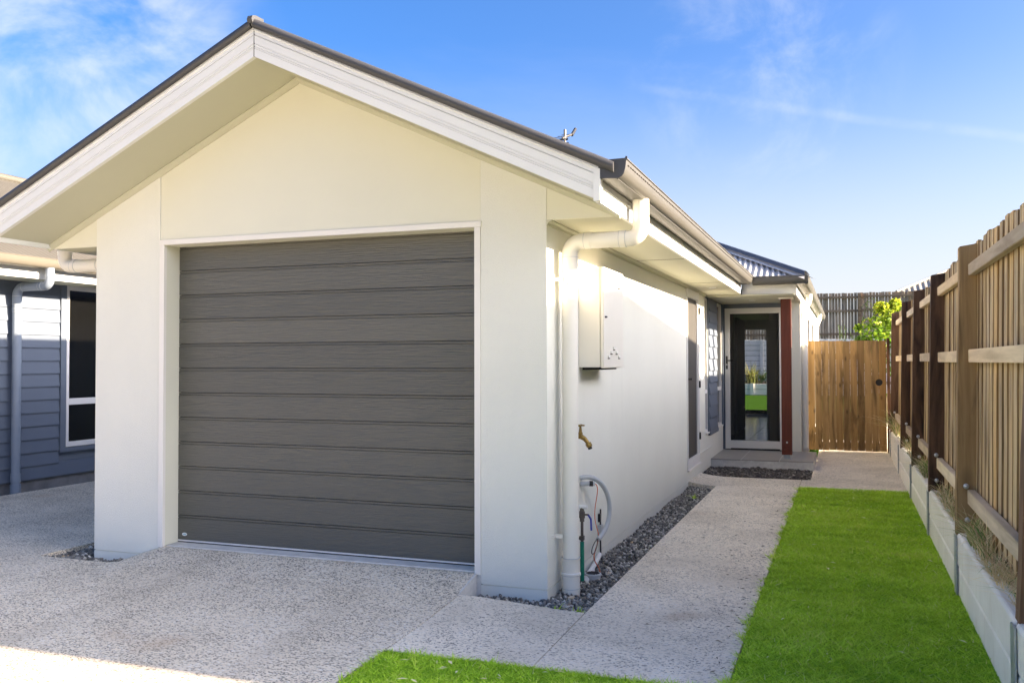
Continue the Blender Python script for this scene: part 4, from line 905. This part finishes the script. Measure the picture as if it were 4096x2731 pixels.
def tuft(name, label, pts, n, hmin, hmax, green, spread=.06, zb0=.325, lean=1.0):
    k = len(pts); c = NR.integers(0, k, n); P = np.array(pts)[c]; px = P[:, 0] + NR.normal(0, spread * .45, n); py = P[:, 1] + NR.normal(0, spread, n)
    px = np.clip(px, 2.35, 2.5)
    tint = np.where(NR.random(n) < green, NR.uniform(.05, .5, n), NR.uniform(.55, .97, n))
    v, f, t = blades(n, px, py, np.full(n, zb0), NR.uniform(hmin, hmax, n), .0026 + .0016 * NR.random(n), lean, tint, 4)
    return tag(np_mesh(name, v, f, 'tuft_blade', None, t), label, 'grass tuft', 'grass tufts on the retaining wall')
def run(y0, y1, n, x=2.40): return [(x + NR.normal(0, .012), y, 0) for y in NR.uniform(y0, y1, n)]
tuft('grass_tuft', 'long green and straw grass tuft right of the nearest tan fence post', run(.0, .80, 9), 300, .14, .36, .4)
tuft('grass_tuft', 'dry straw mat of grass at the right edge below the fence', run(-1.0, -.1, 12), 380, .06, .20, .12, .07, lean=1.4)
tuft('grass_tuft', 'dry grass heap between the tan post and the next brown post', run(1.15, 2.6, 14), 420, .07, .22, .25, .07, lean=1.4)
tuft('grass_tuft', 'green grass tuft spilling over the wall between second and third brown posts', run(3.2, 4.5, 14), 320, .12, .30, .6, .07, lean=1.5)
tuft('grass_tuft', 'reddish straw grass tuft before the far pair of posts', run(5.2, 7.2, 16), 320, .10, .30, .4, .09, lean=1.3)
tuft('grass_tuft', 'tall arching grass tuft where the retaining wall meets the gate', run(8.1, 9.5, 9, 2.38), 240, .25, .52, .4, .10, lean=1.2)

def leaf_cloud(name, parent, centers, n, size, mat, tfun):
    c = np.array(centers); k = NR.integers(0, len(c), n); d = NR.normal(0, 1, (n, 3)); d /= np.linalg.norm(d, axis=1)[:, None]
    P = c[k, :3] + d * (c[k, 3:4] * NR.random((n, 1)) ** .45) * np.array([1, 1, .9])
    nrm = d * .5 + NR.normal(0, .5, (n, 3)) + np.array([0, 0, .5]); nrm /= np.linalg.norm(nrm, axis=1)[:, None]
    t = np.cross(nrm, NR.normal(0, 1, (n, 3))); t /= np.linalg.norm(t, axis=1)[:, None]; b = np.cross(nrm, t); s = size * NR.uniform(.6, 1.3, (n, 1))
    v = np.stack([P - t * s, P - t * s * .25 + b * s * .48 + nrm * s * .1, P + t * s * .35 + b * s * .38 + nrm * s * .1, P + t * s, P + t * s * .35 - b * s * .38 + nrm * s * .1, P - t * s * .25 - b * s * .48 + nrm * s * .1], 1)
    f = (np.arange(n) * 6)[:, None] + np.array([[0, 1, 2, 3]]); f2_ = (np.arange(n) * 6)[:, None] + np.array([[0, 3, 4, 5]])
    return np_mesh(name, v.reshape(-1, 3), np.concatenate([f, f2_]), mat, parent, np.repeat(np.clip(tfun(P) + NR.normal(0, .14, n), 0, 1), 6))
sh = thing('shrub', 'bright yellow green leafy shrub standing behind the timber gate', 'shrub', (2.3, 11.6, .0))
sc_ = [(2.18, 11.5, 1.85, .30), (2.36, 11.6, 2.08, .28), (2.52, 11.7, 2.18, .26), (2.10, 11.5, 1.62, .26), (2.45, 11.6, 1.70, .30), (2.58, 11.8, 1.95, .26), (2.30, 11.5, 1.35, .34), (2.30, 11.6, 2.28, .14), (2.52, 11.7, 2.36, .10), (1.96, 11.45, 1.72, .10), (1.92, 11.45, 1.95, .06)]
leaf_cloud('crown', sh, sc_, 2800, .042, 'shrub_leaf', lambda P: .30 + .75 * (P[:, 2] - 1.6))  # tint rises with height: sunlight on the crown painted into leaf colour
m = MB(); m.tube([(2.32, 11.6, -.1), (2.34, 11.6, .7), (2.30, 11.58, 1.3), (2.36, 11.6, 1.9)], [.035, .03, .022, .01], 8)
for a in ((2.12, 11.5, 1.8), (2.52, 11.7, 2.1), (2.2, 11.55, 2.1), (2.55, 11.7, 1.8)): m.tube(bez([(2.31, 11.58, 1.1), (2.31, 11.58, 1.5), a], 8), [.016] * 5 + [.01, .008, .006, .004], 6)
m.build('trunk', 'bark', sh)
tw = MB()
for _ in range(22):
    a = Vector((R.uniform(1.95, 2.62), 11.5, R.uniform(1.9, 2.3))); e = a + Vector((R.uniform(-.22, .15), R.uniform(-.1, .1), R.uniform(.05, .26)))
    tw.tube(bez([a, a.lerp(e, .5) + Vector((R.uniform(-.1, .1), 0, .16)), e, e + Vector((R.uniform(-.09, .09), 0, -.06))], 10), .0042, 5)
tw.build('tendrils', 'flax_leaf', sh)
st_ = thing('dry_stalks', 'dry straw stalks standing behind the left part of the gate', 'plant', (1.75, 11, 1.0))
m = MB()
for _ in range(16):
    x = R.uniform(1.62, 1.95); m.tube(bez([(x, 11.2, .2), (x + R.uniform(-.05, .05), 11.2, 1.2), (x + R.uniform(-.2, .16), 11.2 + R.uniform(-.1, .1), R.uniform(1.75, 2.02))], 8), .0042, 5)
m.build('stalk_bundle', 'flax_leaf', st_)
fx = thing('flax_clump', 'yellow green flax clump on the terrace seen through the entry door', 'plant', (-1.45, 28.2, .58))
n = 90; v, f, t = blades(n, -1.45 + NR.normal(0, .10, n), 28.2 + NR.normal(0, .1, n), np.full(n, .58), NR.uniform(.45, .95, n), .022, .7, NR.uniform(.2, 1, n), 5); np_mesh('foliage', v, f, 'flax_leaf', fx, t)
ds = thing('terrace_shrub', 'dark twiggy shrub right of the flax seen through the entry door', 'shrub', (-.9, 28.3, .58))
leaf_cloud('crown', ds, [(-.95, 28.4, .85, .28), (-.65, 28.4, .95, .33), (-.45, 28.5, .80, .25), (-1.15, 28.4, .75, .2)], 800, .035, 'shrub_leaf', lambda P: .12 + 0 * P[:, 0])
MB().tube([(-.8, 28.4, .55), (-.78, 28.4, .9)], [.03, .01], 6).build('trunk', 'bark', ds)

# weeds and litter
for i, (x, y, s) in enumerate(((.11, -.225, .05), (.245, -.20, .04), (.20, 4.35, .07))):
    n = 26; a = NR.uniform(0, 6.28, n); v, f, t = blades(n, x + NR.normal(0, .012, n), y + NR.normal(0, .012, n), np.full(n, -.07), NR.uniform(.03, s + .03, n), .004, 1.3, NR.uniform(.1, .9, n), 3)
    tag(np_mesh('weed', v, f, 'lawn_blade', None, t), ('small green weed in the gravel before the right pier', 'small weed in the gravel near the path corner', 'leafy weed in the gravel strip far along the side wall')[i], 'weed')
def litter(name, n, rects, smin, smax, tint, label):
    V = []; T = []
    for _ in range(n):
        x0, x1, y0, y1 = rects[R.randrange(len(rects))]; x, y = R.uniform(x0, x1), R.uniform(y0, y1); a = R.uniform(0, 6.28); L = R.uniform(smin, smax); wd = L * R.uniform(.06, .3); z = float(zf(x, y)) + .0025
        ca_, sa_ = math.cos(a), math.sin(a)
        for p, q_, h_ in ((-L, 0, 0), (0, wd, .003), (L, 0, .001), (0, -wd, .004)): V.append((x + p * ca_ - q_ * sa_, y + p * sa_ + q_ * ca_, z + h_))
        T += [tint()] * 4
    return tag(np_mesh(name, V, np.arange(len(V)).reshape(-1, 4), 'litter', None, T), label, 'litter', kind='stuff')
litter('dry_litter', 420, [(1.02, 1.20, -1.1, 4.9), (1.08, 1.2, -1.1, 4.9), (.33, 1.15, -1.1, 5.8)], .006, .022, lambda: R.random() ** 1.6 * .8, 'scattered dry grass clippings on the path along the lawn edge')
litter('lawn_straw', 90, [(1.25, 2.28, -1.1, 5.1), (-.3, 1.2, -1.7, -1.25)], .012, .03, lambda: R.uniform(.87, .94), 'pale straw clippings lying on the green lawn')
for o_ in (bpy.data.objects['lawn_straw'],): o_.location.z += .018
litter('pale_chips', 46, [(-3.4, -.5, -1.7, -.2)], .005, .012, lambda: 1.0, 'small pale chips scattered on the shaded driveway')
